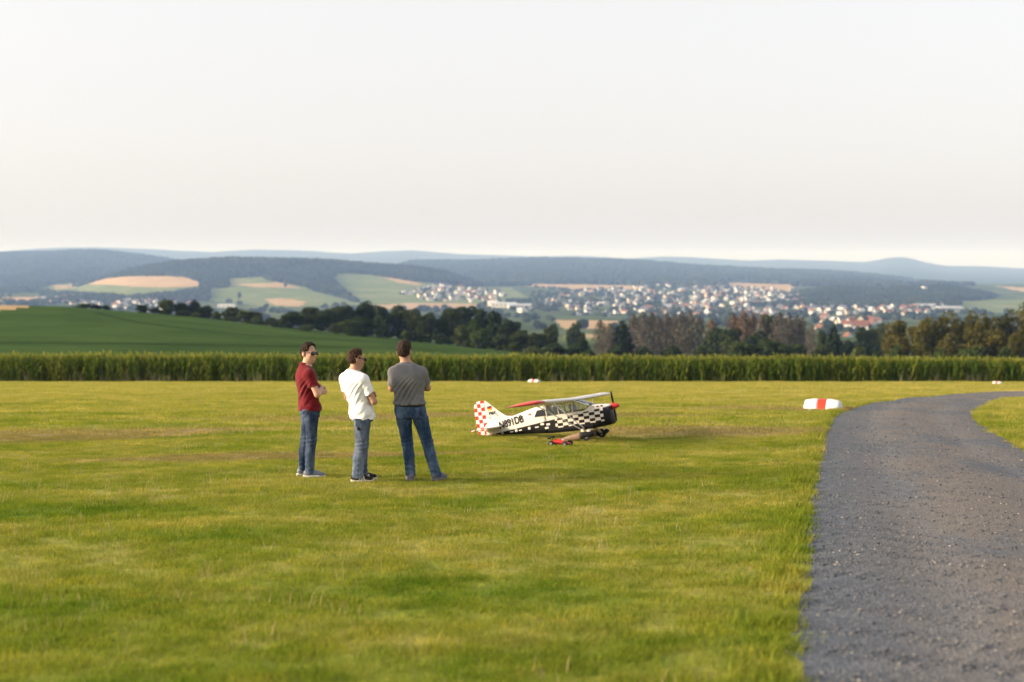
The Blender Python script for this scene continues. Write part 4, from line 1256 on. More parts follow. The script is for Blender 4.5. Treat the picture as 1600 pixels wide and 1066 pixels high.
# cabin lower hull (below the windows)
def cabin_ring(x, ztop):
    zt, zb, hw = interp_st(ST, x)
    r_ = 0.05
    pts = [(x, hw, ztop), (x, hw, zb + r_), (x, hw - r_ * 0.3, zb + r_ * 0.3), (x, hw - r_, zb), (x, -hw + r_, zb), (x, -hw + r_ * 0.3, zb + r_ * 0.3), (x, -hw, zb + r_), (x, -hw, ztop)]
    return pts
b = MB(); b.loft([cabin_ring(x, 0.15 if x < 0.0 else 0.15 + max(0, x) * 0.6) for x in np.linspace(-0.765, 0.125, 14)], 0, True)
hull = b.build("cabin_hull", M_FUSE, plane)
# cabin floor furniture: dark seat backs seen through the windows
M_SEAT = plain("brown_cabin_seat", (0.11, 0.085, 0.06), 0.8, 0.2, 0.2, 6.0)
for x in (-0.28, -0.58):
    b = MB(); b.box((x, 0, 0.20), (0.05, 0.24, 0.20), Matrix.Rotation(R(-12), 3, 'Y')); b.box((x + 0.1, 0, 0.155), (0.2, 0.26, 0.05)); b.build("seat", M_SEAT, plane)
b = MB(); b.box((0.085, 0, 0.20), (0.06, 0.34, 0.085)); b.build("instrument_panel", M_SEAT, plane)
# window posts and roof frame
for s in (-1, 1):
    for (xa, xb) in ((0.105, -0.165), (-0.235, -0.225), (-0.50, -0.52), (-0.745, -0.745)):
        b = MB(); b.tube([(xa, s * 0.196, 0.15 if xa < 0.1 else 0.232), (xb, s * 0.192, 0.352)], 0.011, 6); b.build("window_post", M_PWHITE, plane)
    b = MB(); b.tube([(-0.165, s * 0.192, 0.345), (-0.75, s * 0.186, 0.345)], 0.013, 6); b.build("roof_rail", M_PWHITE, plane)
    # side panes
    for (x0, x1, x2, x3) in ((0.09, -0.225, -0.215, -0.15), (-0.24, -0.495, -0.515, -0.228), (-0.51, -0.74, -0.74, -0.53)):
        y_ = s * 0.199
        b = MB(); b.add([(x0, y_, 0.152 if x0 < 0.05 else 0.225), (x1, y_, 0.152), (x2, s * 0.194, 0.34), (x3, s * 0.194, 0.34)] , [(0, 1, 2, 3)]); 
        if x0 > 0.05: b.add([(x0, y_, 0.225), (0.05, y_, 0.165), (x1, y_, 0.152)], [(0, 1, 2)])
        o = b.build("side_window", M_CABIN, plane)
        md = o.modifiers.new("thickness", 'SOLIDIFY'); md.thickness = 0.002
    # rear quarter window on the turtle deck: dark pane set into the side
    b = MB(); b.add([(-0.755, s * 0.198, 0.165), (-1.00, s * 0.1705, 0.165), (-0.93, s * 0.1785, 0.285), (-0.77, s * 0.1965, 0.285)], [(0, 1, 2, 3) if s < 0 else (3, 2, 1, 0)])
    o = b.build("side_window", M_WIN, plane); md = o.modifiers.new("thickness", 'SOLIDIFY'); md.thickness = 0.006; md.offset = 0
b = MB(); b.add([(0.118, -0.19, 0.236), (0.118, 0.19, 0.236), (-0.165, 0.185, 0.350), (-0.165, -0.185, 0.350), (0.128, 0, 0.246), (-0.150, 0, 0.366)], [(0, 4, 5, 3), (4, 1, 2, 5)])
o = b.build("windscreen", M_CABIN, plane, True); md = o.modifiers.new("thickness", 'SOLIDIFY'); md.thickness = 0.003

# wing: constant chord, rounded tips, slight dihedral
def airfoil(chord, thick, n=14):
    up = []; lo = []
    for k in range(n + 1):
        t = (1 - math.cos(math.pi * k / n)) / 2
        yt = 5 * thick * (0.2969 * math.sqrt(t) - 0.126 * t - 0.3516 * t * t + 0.2843 * t ** 3 - 0.1015 * t ** 4)
        up.append((-t * chord, yt * chord)); lo.append((-t * chord, -yt * chord * 0.62))
    return up[::-1] + lo[1:-1]
CH = 0.68
def wing_ring(y):
    a = abs(y); t = max(0.0, (a - 1.86) / 0.22)
    sh = math.sqrt(max(0.0, 1 - min(t, 0.995) ** 2.2))
    c = CH * (0.42 + 0.58 * sh)
    z0 = 0.372 + a * 0.014
    return [(p[0] - (CH - c) * 0.42 - 0.15, y, z0 + p[1] * (1 if t <= 0 else 0.25 + 0.75 * sh)) for p in airfoil(c, 0.145 if t <= 0 else 0.145 * (0.35 + 0.65 * sh))]
def wing_part(name, ys_, m_, cap=True, parent=plane):
    b = MB(); b.loft([wing_ring(y) for y in ys_], 0, cap); return b.build(name, m_, parent, True)
tipn = [1.86 + 0.22 * k / 7 for k in range(8)]
wing = wing_part("wing", np.linspace(-1.70, 1.30, 12), M_PWHITE)
wing_part("wing_tip", [-1.702, -1.78] + [-t for t in tipn], M_PRED)["label"] = "red outer panel of the near wing"
wing_part("wing_tip", [1.302, 1.5, 1.7] + tipn, M_PWHITE)
for s in (-1, 1):      # ailerons and their hinge gaps
    b = MB(); b.box((-0.66 * CH - 0.28, s * 1.28, 0.376 + 1.28 * 0.014), (0.155, 0.9, 0.016), Matrix.Rotation(R(4), 3, 'Y')); b.build("aileron", M_PWHITE, plane)
    for xw, xf in ((-0.25, -0.06), (-0.57, -0.14)):
        b = MB(); b.tube([(xf, s * 0.195, -0.165), (xw, s * 1.10, 0.362)], [(0.005, 0.011), (0.005, 0.011)], 8); b.build("wing_strut", M_PWHITE, plane)
    b = MB(); b.tube([(-0.165, s * 0.70, 0.128), (-0.25, s * 0.70, 0.352)], 0.005, 6); b.tube([(-0.375, s * 0.70, 0.128), (-0.53, s * 0.70, 0.352)], 0.005, 6); b.build("jury_strut", M_PBLACK, plane)

# tail
b = MB()
def finprof(y): return [(-2.03, y, 0.12), (-1.45, y * 0.6, 0.245), (-1.62, y, 0.275), (-1.735, y, 0.36), (-1.985, y * 0.6, 0.600), (-2.01, y * 0.6, 0.615), (-2.03, y * 0.6, 0.615)]
b.loft([finprof(-0.013), finprof(0.013)], 0, True); fin = b.build("fin", M_PWHITE, plane)
b = MB()
def rudprof(y): return [(-2.035, y, -0.045), (-2.035, y, 0.620), (-2.09, y * 0.8, 0.628), (-2.18, y * 0.5, 0.615), (-2.24, y * 0.3, 0.56), (-2.255, y * 0.3, 0.40), (-2.245, y * 0.3, 0.15), (-2.225, y * 0.3, -0.02), (-2.19, y * 0.3, -0.06), (-2.10, y * 0.6, -0.07)]
b.loft([rudprof(-0.014), rudprof(0.014)], 0, True); b.build("rudder", M_RUD, plane)
for s in (-1, 1):
    b = MB(); pr = [(-2.00, 0.03), (-1.70, 0.03), (-1.74, 0.45), (-1.82, 0.60), (-1.90, 0.635), (-2.00, 0.62)]
    b.loft([[(x, s * y, 0.085) for x, y in pr], [(x, s * y, 0.106) for x, y in pr]], 0, True); b.build("tailplane", M_PWHITE, plane)
    pr = [(-2.005, 0.04), (-2.005, 0.625), (-2.07, 0.63), (-2.15, 0.58), (-2.175, 0.4), (-2.16, 0.12), (-2.12, 0.04)]
    b = MB(); b.loft([[(x, s * y, 0.088 - (x + 2.005) * -0.10) for x, y in pr], [(x, s * y, 0.102 - (x + 2.005) * -0.10) for x, y in pr]], 0, True); b.build("elevator", M_RUD if s < 0 else M_PRED, plane)
    b = MB(); b.tube([(-1.84, s * 0.33, 0.108), (-1.98, s * 0.012, 0.42)], 0.0035, 5); b.build("brace_wire", M_ALU, plane)
b = MB(); b.tube([(-1.98, 0, -0.03), (-2.07, 0, -0.085)], 0.010, 6); tw = b.build("tail_leg", M_ALU, plane)
b = MB(); b.tube([(-2.08, -0.014, -0.092), (-2.08, 0.014, -0.092)], 0.036, 14); b.build("tail_wheel", M_TYRE, plane)

# undercarriage with long spats
for s in (-1, 1):
    b = MB(); b.tube([(0.02, s * 0.13, -0.185), (0.035, s * 0.26, -0.235), (0.045, s * 0.39, -0.300)], [(0.045, 0.012), (0.036, 0.010), (0.028, 0.010)], 10); b.build("gear_leg", M_PWHITE, plane)
    b = MB(); b.tube([(0.045, s * 0.415, -0.310), (0.045, s * 0.465, -0.310)], 0.082, 20); wh = b.build("wheel", M_TYRE, plane)
    b = MB(); b.tube([(0.045, s * 0.410, -0.310), (0.045, s * 0.470, -0.310)], 0.036, 14); b.build("hub", M_ALU, wh)
    def spat(x0, x1, n):
        rings = []
        for k in range(n + 1):
            x = x0 + (x1 - x0) * k / n
            t = (0.20 - x) / 0.66
            r_ = 0.088 * (max(0.0, t) ** 0.42) * (1 - max(0, t) ** 1.7) ** 0.9 * 1.32 + 0.004
            zc = -0.285 - 0.02 * t
            rings.append([(x, s * 0.44 + math.cos(a) * r_ * 0.72, zc + math.sin(a) * r_) for a in [2 * math.pi * i / 18 for i in range(18)]])
        return rings
    b = MB(); b.loft(spat(0.198, -0.05, 10), 0, True); b.build("spat_front", M_PBLACK, plane, True)
    b = MB(); b.loft(spat(-0.052, -0.455, 12), 0, True); b.build("spat_tail", M_SPAT, plane, True)
b = MB(); b.box((-0.10, -0.205, -0.22), (0.05, 0.012, 0.10)); b.build("boarding_step", M_PWHITE, plane)

# propeller and spinner
b = MB(); b.loft([[(x, math.cos(a) * r_, 0.150 + math.sin(a) * r_) for a in [2 * math.pi * i / 20 for i in range(20)]] for x, r_ in ((0.472, 0.060), (0.49, 0.060), (0.53, 0.054), (0.57, 0.040), (0.605, 0.021), (0.622, 0.004))], 0, True); b.build("spinner", M_PRED, plane, True)
for s in (-1, 1):
    b = MB(); d_ = Vector((0, -0.12, 1)).normalized() * s
    rings = []
    for t, w_ in ((0.03, 0.012), (0.10, 0.020), (0.18, 0.024), (0.25, 0.018), (0.285, 0.008)):
        c_ = Vector((0.505, 0, 0.150)) + d_ * t; tw_ = R(55 - 120 * t)
        u = Vector((math.sin(tw_), math.cos(tw_), 0)) * w_; v = Vector((math.cos(tw_), -math.sin(tw_), 0)) * 0.004
        rings.append([c_ + u, c_ + v, c_ - u, c_ - v])
    b.loft(rings, 0, True); b.build("propeller_blade", M_PBLACK, plane)
M_NAVY = plain("dark_blue_intake", (0.02, 0.03, 0.09), 0.5, 0.3, 0.1, 5.0)
b = MB(); b.box((0.435, -0.163, 0.135), (0.030, 0.016, 0.06)); b.build("air_intake", M_NAVY, plane)
for x in (0.17, 0.25, 0.33):
    b = MB(); b.tube([(x - 0.018, -0.172, 0.186), (x + 0.018, -0.172, 0.190)], [0.012, 0.014], 8); b.build("cowl_vent", M_PBLACK, plane)
b = MB(); b.tube([(0.30, -0.06, -0.18), (0.27, -0.06, -0.245)], 0.013, 8); b.build("exhaust_pipe", M_ALU, plane)

# lettering and emblems, thin film on the right-hand side
def lettering(txt, size, matl, name, loc, xdir, zdir, parent, shear=0.0, bold=0.0015, tall=1.0):
    cu = bpy.data.curves.new(name, 'FONT'); cu.body = txt; cu.size = size; cu.extrude = 0.0008; cu.shear = shear
    t = bpy.data.objects.new(name, cu); COL.objects.link(t)
    bpy.context.view_layer.update()
    me = bpy.data.meshes.new_from_object(t.evaluated_get(bpy.context.evaluated_depsgraph_get()))
    bpy.data.objects.remove(t); bpy.data.curves.remove(cu)
    # heavier strokes: the same glyph outlines laid again a hair's breadth beside and above
    bv = [v.co.copy() for v in me.vertices]; bf = [tuple(p_.vertices) for p_ in me.polygons]; V = []; F = []
    for k, (dx, dy) in enumerate(((0, 0), (bold, 0), (-bold, 0), (0, bold), (0, -bold))):
        o_ = len(V); V += [(v.x + dx, v.y + dy, v.z + k * 0.0003) for v in bv]; F += [tuple(i + o_ for i in f) for f in bf]
    me = mesh(name, V, F)
    me.materials.append(matl)
    o = link(name, me, parent)
    x_ = Vector(xdir).normalized(); z_ = Vector(zdir); z_ = (z_ - x_ * z_.dot(x_)).normalized(); n_ = x_.cross(z_)
    mt = Matrix((x_, z_, n_)).transposed().to_4x4(); mt = mt @ Matrix.Diagonal((1, tall, 1, 1)); mt.translation = Vector(loc)
    o.matrix_local = mt
    return o
def side_y(x, off=0.004): return -(interp_st(ST, x)[2] + off)
xa, xb = -1.76, -1.08
lettering("N891DB", 0.150, M_PBLACK, "registration_lettering", (xa, side_y(xa, 0.007), 0.050), (xb - xa, side_y(xb) - side_y(xa), 0.085), (0, 0, 1), plane, 0, 0.0045, 1.3)
lettering("P&K", 0.085, M_PBLACK, "fin_lettering", (-1.965, -0.0165, 0.335), (1, 0, 0.05), (0, 0, 1), plane, 0.2)
for k, (c_, nm) in enumerate((((0.0, 0.0, 0.0), 'black'), ((0.55, 0.01, 0.01), 'red'), ((0.72, 0.45, 0.02), 'gold'))):
    mm = plain("flag_" + nm, [max(v, 0.008) for v in c_], 0.4, 0.4, 0.02, 5.0)
    b = MB(); b.box((-1.935, -0.0145, 0.488 - k * 0.026), (0.088, 0.003, 0.0255)); b.build("flag_stripe", mm, plane)
for (x, z) in ((-1.95, 0.285), (-1.80, 0.335), (-1.79, 0.30)):
    b = MB(); b.box((x, -0.0155, z), (0.020, 0.002, 0.020), Matrix.Rotation(R(45), 3, 'Y')); b.build("fin_emblem", M_PBLACK, plane)
for (x, w_, z) in ((-1.72, .045, -.035), (-1.52, .07, -.035), (-1.42, .05, -.025), (-1.33, .06, -.03), (-1.14, .05, -.02), (-0.98, .075, -.02)):
    b = MB(); b.box((x, side_y(x, 0.0015), z), (w_, 0.004, 0.020 if w_ != .05 else 0.045), Matrix.Rotation(math.atan2(side_y(x + .1) - side_y(x - .1), .2), 3, 'Z')); b.build("sponsor_mark", M_PWHITE, plane)
for (x, z) in ((-0.86, 0.02), (-0.74, 0.0), (-0.78, -0.06)):
    b = MB(); b.box((x, side_y(x, 0.001), z), (0.072, 0.005, 0.036), Matrix.Rotation(math.atan2(side_y(x + .1) - side_y(x - .1), .2), 3, 'Z')); b.build("white_check", M_PWHITE, plane)
b = MB(); b.box((-1.09, side_y(-1.09, 0.001), 0.235), (0.05, 0.003, 0.03), Matrix.Rotation(math.atan2(side_y(-1.0) - side_y(-1.2), .2), 3, 'Z')); b.build("red_emblem", M_PRED, plane)

# ================================================================== RADIO-CONTROLLED CAR
M_RIM = plain('grey_rim', (0.16, 0.16, 0.17), 0.4, 0.4, 0.1, 20.0)
p = on_ground(876, 697)
car = empty("toy_car", p, R(-24)); car.scale = (0.82, 0.82, 0.82)
tag(car, "small red radio-controlled buggy on the grass in front of the aeroplane", "toy car")
b = MB()
prof = [(-0.19, 0.05, 0.085, 0.105), (-0.12, 0.045, 0.125, 0.085), (-0.04, 0.04, 0.150, 0.075), (0.03, 0.04, 0.145, 0.07), (0.08, 0.045, 0.105, 0.065), (0.17, 0.05, 0.085, 0.045), (0.215, 0.06, 0.075, 0.03)]
b.loft([[(x, w_, z0), (x, w_ * 0.95, (z0 + z1) / 2), (x, w_ * 0.6, z1), (x, -w_ * 0.6, z1), (x, -w_ * 0.95, (z0 + z1) / 2), (x, -w_, z0)] for x, z0, z1, w_ in prof], 0, True)
b.build("body_shell", M_PRED, car, True)
b = MB(); b.box((0, 0, 0.045), (0.40, 0.11, 0.012)); b.box((0.225, 0, 0.05), (0.03, 0.12, 0.02)); b.build("chassis", M_PBLACK, car)
b = MB(); b.box((-0.215, 0, 0.165), (0.075, 0.20, 0.006), Matrix.Rotation(R(-15), 3, 'Y')); b.box((-0.205, 0.102, 0.16), (0.08, 0.004, 0.035)); b.box((-0.205, -0.102, 0.16), (0.08, 0.004, 0.035)); b.tube([(-0.19, 0.04, 0.10), (-0.205, 0.04, 0.165)], 0.005, 6); b.tube([(-0.19, -0.04, 0.10), (-0.205, -0.04, 0.165)], 0.005, 6); b.build("rear_wing", M_PBLACK, car)
b = MB(); b.box((0.045, 0, 0.135), (0.05, 0.09, 0.004), Matrix.Rotation(R(35), 3, 'Y')); b.build("windscreen", M_PWHITE, car)
for x in (-0.15, 0.15):
    b = MB(); b.tube([(x, -0.16, 0.06), (x, 0.16, 0.06)], 0.007, 6); b.build("axle", M_PBLACK, car)
    for s in (-1, 1):
        b = MB(); b.tube([(x, s * 0.112, 0.058), (x, s * 0.118, 0.058), (x, s * 0.162, 0.058), (x, s * 0.168, 0.058)], [0.048, 0.060, 0.060, 0.048], 18); w_ = b.build("wheel", M_TYRE, car)
        b = MB(); b.tube([(x, s * 0.160, 0.058), (x, s * 0.170, 0.058)], 0.030, 14); b.build("rim", M_RIM, w_)
# ================================================================== PEOPLE (sculpted as distance fields, then meshed)
class Sculpt:
    def __init__(self, lo, hi, h):
        self.lo = np.array(lo, float); self.h = h
        self.n = np.ceil((np.array(hi) - self.lo) / h).astype(int) + 1
        self.D = np.full(self.n, 1.0, dtype=np.float32)
        self.ax = [self.lo[i] + h * np.arange(self.n[i]) for i in range(3)]
    def _box(self, lo, hi):
        a = np.clip(np.floor((np.array(lo) - self.lo) / self.h).astype(int), 0, self.n)
        b = np.clip(np.ceil((np.array(hi) - self.lo) / self.h).astype(int) + 1, 0, self.n)
        sl = tuple(slice(a[i], b[i]) for i in range(3))
        X, Y, Z = np.meshgrid(self.ax[0][sl[0]], self.ax[1][sl[1]], self.ax[2][sl[2]], indexing='ij')
        return sl, X, Y, Z
    def _merge(self, sl, d, k):
        o = self.D[sl]
        if k > 0:
            h = np.clip(0.5 + 0.5 * (o - d) / k, 0, 1)
            self.D[sl] = o * (1 - h) + d * h - k * h * (1 - h)
        else:
            self.D[sl] = np.minimum(o, d)
    def cone(self, a, b, r1, r2, k=0.02, flat=None):
        a = np.array(a, float); b = np.array(b, float); m = max(r1, r2) + 0.06
        sl, X, Y, Z = self._box(np.minimum(a, b) - m, np.maximum(a, b) + m)
        if X.size == 0: return
        v = b - a; L = max(v @ v, 1e-9)
        px, py, pz = X - a[0], Y - a[1], Z - a[2]
        t = np.clip((px * v[0] + py * v[1] + pz * v[2]) / L, 0, 1)
        d = np.sqrt((px - t * v[0]) ** 2 + (py - t * v[1]) ** 2 + (pz - t * v[2]) ** 2) - (r1 + (r2 - r1) * t)
        self._merge(sl, d, k)
    def ell(self, c, r, ang=0.0, k=0.02, tilt=0.0, sub=False):
        """ellipsoid with radii (side, forward, up); ang turns 'forward' from +Y towards +X; tilt nods forward"""
        c = np.array(c, float); m = max(r) + 0.05
        sl, X, Y, Z = self._box(c - m, c + m)
        if X.size == 0: return
        x, y, z = X - c[0], Y - c[1], Z - c[2]
        s, co = math.sin(ang), math.cos(ang)
        u = x * co - y * s; f = x * s + y * co
        if tilt:
            st, ct = math.sin(tilt), math.cos(tilt)
            f, z = f * ct - z * st, f * st + z * ct
        k0 = np.sqrt((u / r[0]) ** 2 + (f / r[1]) ** 2 + (z / r[2]) ** 2); k1 = np.sqrt((u / r[0] ** 2) ** 2 + (f / r[1] ** 2) ** 2 + (z / r[2] ** 2) ** 2)
        d = k0 * (k0 - 1) / np.maximum(k1, 1e-6)
        if sub:
            o = self.D[sl]; self.D[sl] = np.maximum(o, -d)
        else:
            self._merge(sl, d, k)
    def loft(self, rows, k=0.03, e=2.4):
        """rows: (z, cx, cy, side radius, forward radius, angle), bottom to top"""
        rows = np.array(sorted(rows), float); z0, z1 = rows[0, 0], rows[-1, 0]
        m = rows[:, 3:5].max() + 0.06
        lo = (rows[:, 1].min() - m, rows[:, 2].min() - m, z0 - 0.06); hi = (rows[:, 1].max() + m, rows[:, 2].max() + m, z1 + 0.06)
        sl, X, Y, Z = self._box(lo, hi)
        zz = np.clip(self.ax[2][sl[2]], z0, z1)
        q = [self._cub(zz, rows[:, 0], rows[:, i]) for i in range(1, 6)]
        x = X - q[0]; y = Y - q[1]; s, co = np.sin(q[4]), np.cos(q[4])
        u = np.abs(x * co - y * s) / q[2]; f = np.abs(x * s + y * co) / q[3]
        g = (u ** e + f ** e) ** (1 / e)
        d = (g - 1) * np.minimum(q[2], q[3])
        dz = np.maximum(z0 - Z, Z - z1)
        d = np.where(dz > 0, np.sqrt(np.maximum(d, 0) ** 2 + dz ** 2) + np.minimum(d, 0) * 0, d)
        d = np.maximum(d, dz * 0.999)
        self._merge(sl, d, k)
    @staticmethod
    def _cub(z, zs, v):
        m = np.gradient(v, zs)
        i = np.clip(np.searchsorted(zs, z, side='right') - 1, 0, len(zs) - 2)
        h = zs[i + 1] - zs[i]; t = (z - zs[i]) / h
        return (2 * t ** 3 - 3 * t ** 2 + 1) * v[i] + (t ** 3 - 2 * t ** 2 + t) * h * m[i] + (-2 * t ** 3 + 3 * t ** 2) * v[i + 1] + (t ** 3 - t ** 2) * h * m[i + 1]
    def cut(self, p, n):
        """remove everything on the side the normal points to"""
        p = np.array(p, float); n = np.array(n, float); n /= np.linalg.norm(n)
        d = (self.ax[0][:, None, None] - p[0]) * n[0] + (self.ax[1][None, :, None] - p[1]) * n[1] + (self.ax[2][None, None, :] - p[2]) * n[2]
        self.D = np.maximum(self.D, d.astype(np.float32))
    def ripple(self, fn):
        X, Y, Z = np.meshgrid(*self.ax, indexing='ij')
        near = np.abs(self.D) < 0.05
        self.D[near] += fn(X[near], Y[near], Z[near]).astype(np.float32)
    def mesh(self, name, mats, smooth_it=2):
        D = self.D; S = D < 0
        c = np.zeros(tuple(self.n - 1), dtype=np.int8)
        for i in (0, 1):
            for j in (0, 1):
                for k in (0, 1):
                    c += S[i:self.n[0] - 1 + i, j:self.n[1] - 1 + j, k:self.n[2] - 1 + k]
        act = (c > 0) & (c < 8)
        idx = np.full(c.shape, -1, dtype=np.int32); A = np.argwhere(act); idx[act] = np.arange(len(A))
        acc = np.zeros((len(A), 3)); cnt = np.zeros(len(A))
        corners = [(i, j, k) for i in (0, 1) for j in (0, 1) for k in (0, 1)]
        val = {o: D[A[:, 0] + o[0], A[:, 1] + o[1], A[:, 2] + o[2]] for o in corners}
        for a in corners:
            for ax_ in range(3):
                if a[ax_] == 0:
                    b = list(a); b[ax_] = 1; b = tuple(b)
                    va, vb = val[a], val[b]; m_ = (va < 0) != (vb < 0)
                    t = np.where(m_, va / np.where(m_, va - vb, 1), 0)
                    P = np.tile(np.array(a, float), (len(A), 1)); P[:, ax_] = t
                    acc[m_] += P[m_]; cnt[m_] += 1
        V = (A + acc / cnt[:, None]) * self.h + self.lo
        F = []
        for ax_ in range(3):
            u, v = (ax_ + 1) % 3, (ax_ + 2) % 3
            s0 = [slice(None)] * 3; s1 = [slice(None)] * 3; s0[ax_] = slice(0, -1); s1[ax_] = slice(1, None)
            a, b = S[tuple(s0)], S[tuple(s1)]
            E = np.argwhere(a != b)
            E = E[(E[:, u] > 0) & (E[:, v] > 0) & (E[:, u] < self.n[u] - 1) & (E[:, v] < self.n[v] - 1)]
            flip = a[E[:, 0], E[:, 1], E[:, 2]]
            def cell(du, dv):
                q = E.copy(); q[:, u] -= du; q[:, v] -= dv; return idx[q[:, 0], q[:, 1], q[:, 2]]
            q = np.stack([cell(1, 1), cell(0, 1), cell(0, 0), cell(1, 0)], 1)
            q[~flip] = q[~flip][:, ::-1]
            F.append(q)
        F = np.concatenate(F); F = F[(F >= 0).all(1)]
        for _ in range(smooth_it):
            s = np.zeros_like(V); n_ = np.zeros(len(V))
            for i in range(4):
                a, b = F[:, i], F[:, (i + 1) % 4]
                np.add.at(s, a, V[b]); np.add.at(n_, a, 1); np.add.at(s, b, V[a]); np.add.at(n_, b, 1)
            V = 0.5 * V + 0.5 * s / np.maximum(n_, 1)[:, None]
        return npmesh(name, V, F, mats, None, True)

def skinmat(name, col):
    m, nt, out = mat(name)
    v = coords(nt, 'Object')
    c = mixc(nt, ramp(nt, noise(nt, v, 14, 4), [(0.35, 0), (0.65, 1)]), [k * 0.86 for k in col], [min(1, k * 1.1) for k in col])
    surf(nt, out, c, 0.55, 0.35, bump(nt, noise(nt, v, 90, 3), 0.2, 0.003))
    return m
M_SKIN = skinmat("skin", (0.47, 0.27, 0.185))
M_SKIN2 = skinmat("tanned_skin", (0.40, 0.215, 0.14))
def clothmat(name, col, var=0.12, rough=0.9, weave=0.25):
    m, nt, out = mat(name)
    v = coords(nt, 'Object')
    c = mixc(nt, ramp(nt, noise(nt, v, 7, 4), [(0.3, 0), (0.7, 1)]), [k * (1 - var) for k in col], [min(1, k * (1 + var)) for k in col])
    n_ = mth(nt, 'ADD', mth(nt, 'MULTIPLY', noise(nt, v, 260, 2), weave), noise(nt, coords(nt, 'Object', (9, 9, 3.5)), 1.6, 3))
    surf(nt, out, c, rough, 0.15, bump(nt, n_, 0.55, 0.02), sheen=0.1)
    return m
M_RED = clothmat("dark_red_jersey", (0.125, 0.006, 0.011))
M_WHITE = clothmat("white_cotton", (0.78, 0.77, 0.76), 0.03)
M_GREY = clothmat("grey_jersey", (0.150, 0.150, 0.155))
def denim(name, dark, pale, fade):
    m, nt, out = mat(name)
    v = coords(nt, 'Object')
    f = noise(nt, coords(nt, 'Object', (6, 6, 2.2)), 1.0, 4, 0.6)
    c = ramp(nt, f, [(0.35 + fade, dark), (0.68 + fade, pale)])
    n_ = mth(nt, 'ADD', mth(nt, 'MULTIPLY', noise(nt, v, 220, 2), 0.3), noise(nt, coords(nt, 'Object', (7, 7, 16)), 1.3, 4))
    surf(nt, out, c, 0.9, 0.15, bump(nt, n_, 0.7, 0.022))
    return m
M_JEAN1 = denim("dark_blue_denim", (0.014, 0.028, 0.064), (0.12, 0.16, 0.24), 0.04)
M_JEAN2 = denim("faded_blue_denim", (0.040, 0.062, 0.115), (0.24, 0.28, 0.36), 0.0)
M_JEAN3 = denim("mid_blue_denim", (0.016, 0.038, 0.086), (0.13, 0.19, 0.30), 0.03)
def hairmat(name, col):
    m, nt, out = mat(name)
    v = coords(nt, 'Object', (90, 90, 22))
    f = noise(nt, v, 1.0, 4, 0.65)
    surf(nt, out, ramp(nt, f, [(0.3, [k * 0.55 for k in col]), (0.7, [k * 1.7 for k in col])]), 0.7, 0.15, bump(nt, f, 1.0, 0.02))
    return m
M_HAIR1 = hairmat("dark_brown_hair", (0.020, 0.012, 0.008)); M_HAIR2 = hairmat("brown_hair", (0.046, 0.024, 0.014)); M_HAIR3 = hairmat("greying_brown_hair", (0.034, 0.021, 0.015))
M_LENS = plain("sunglass_lens", (0.012, 0.012, 0.014), 0.12, 0.6, 0.1, 5.0)
M_LEATHER = plain("dark_leather", (0.028, 0.022, 0.02), 0.5, 0.4, 0.15, 20.0)
M_SHOEG = plain("grey_mesh_shoe", (0.17, 0.19, 0.23), 0.7, 0.3, 0.15, 30.0)
M_SHOEB = plain("black_suede_shoe", (0.018, 0.017, 0.017), 0.8, 0.2, 0.15, 30.0)
M_SHOE3 = plain("blue_grey_shoe", (0.13, 0.13, 0.17), 0.8, 0.2, 0.15, 30.0)
M_SOLE = plain("white_rubber_sole", (0.62, 0.60, 0.57), 0.6, 0.3, 0.1, 20.0)
M_PHONE = plain("black_phone", (0.01, 0.01, 0.012), 0.25, 0.5, 0.05, 5.0)

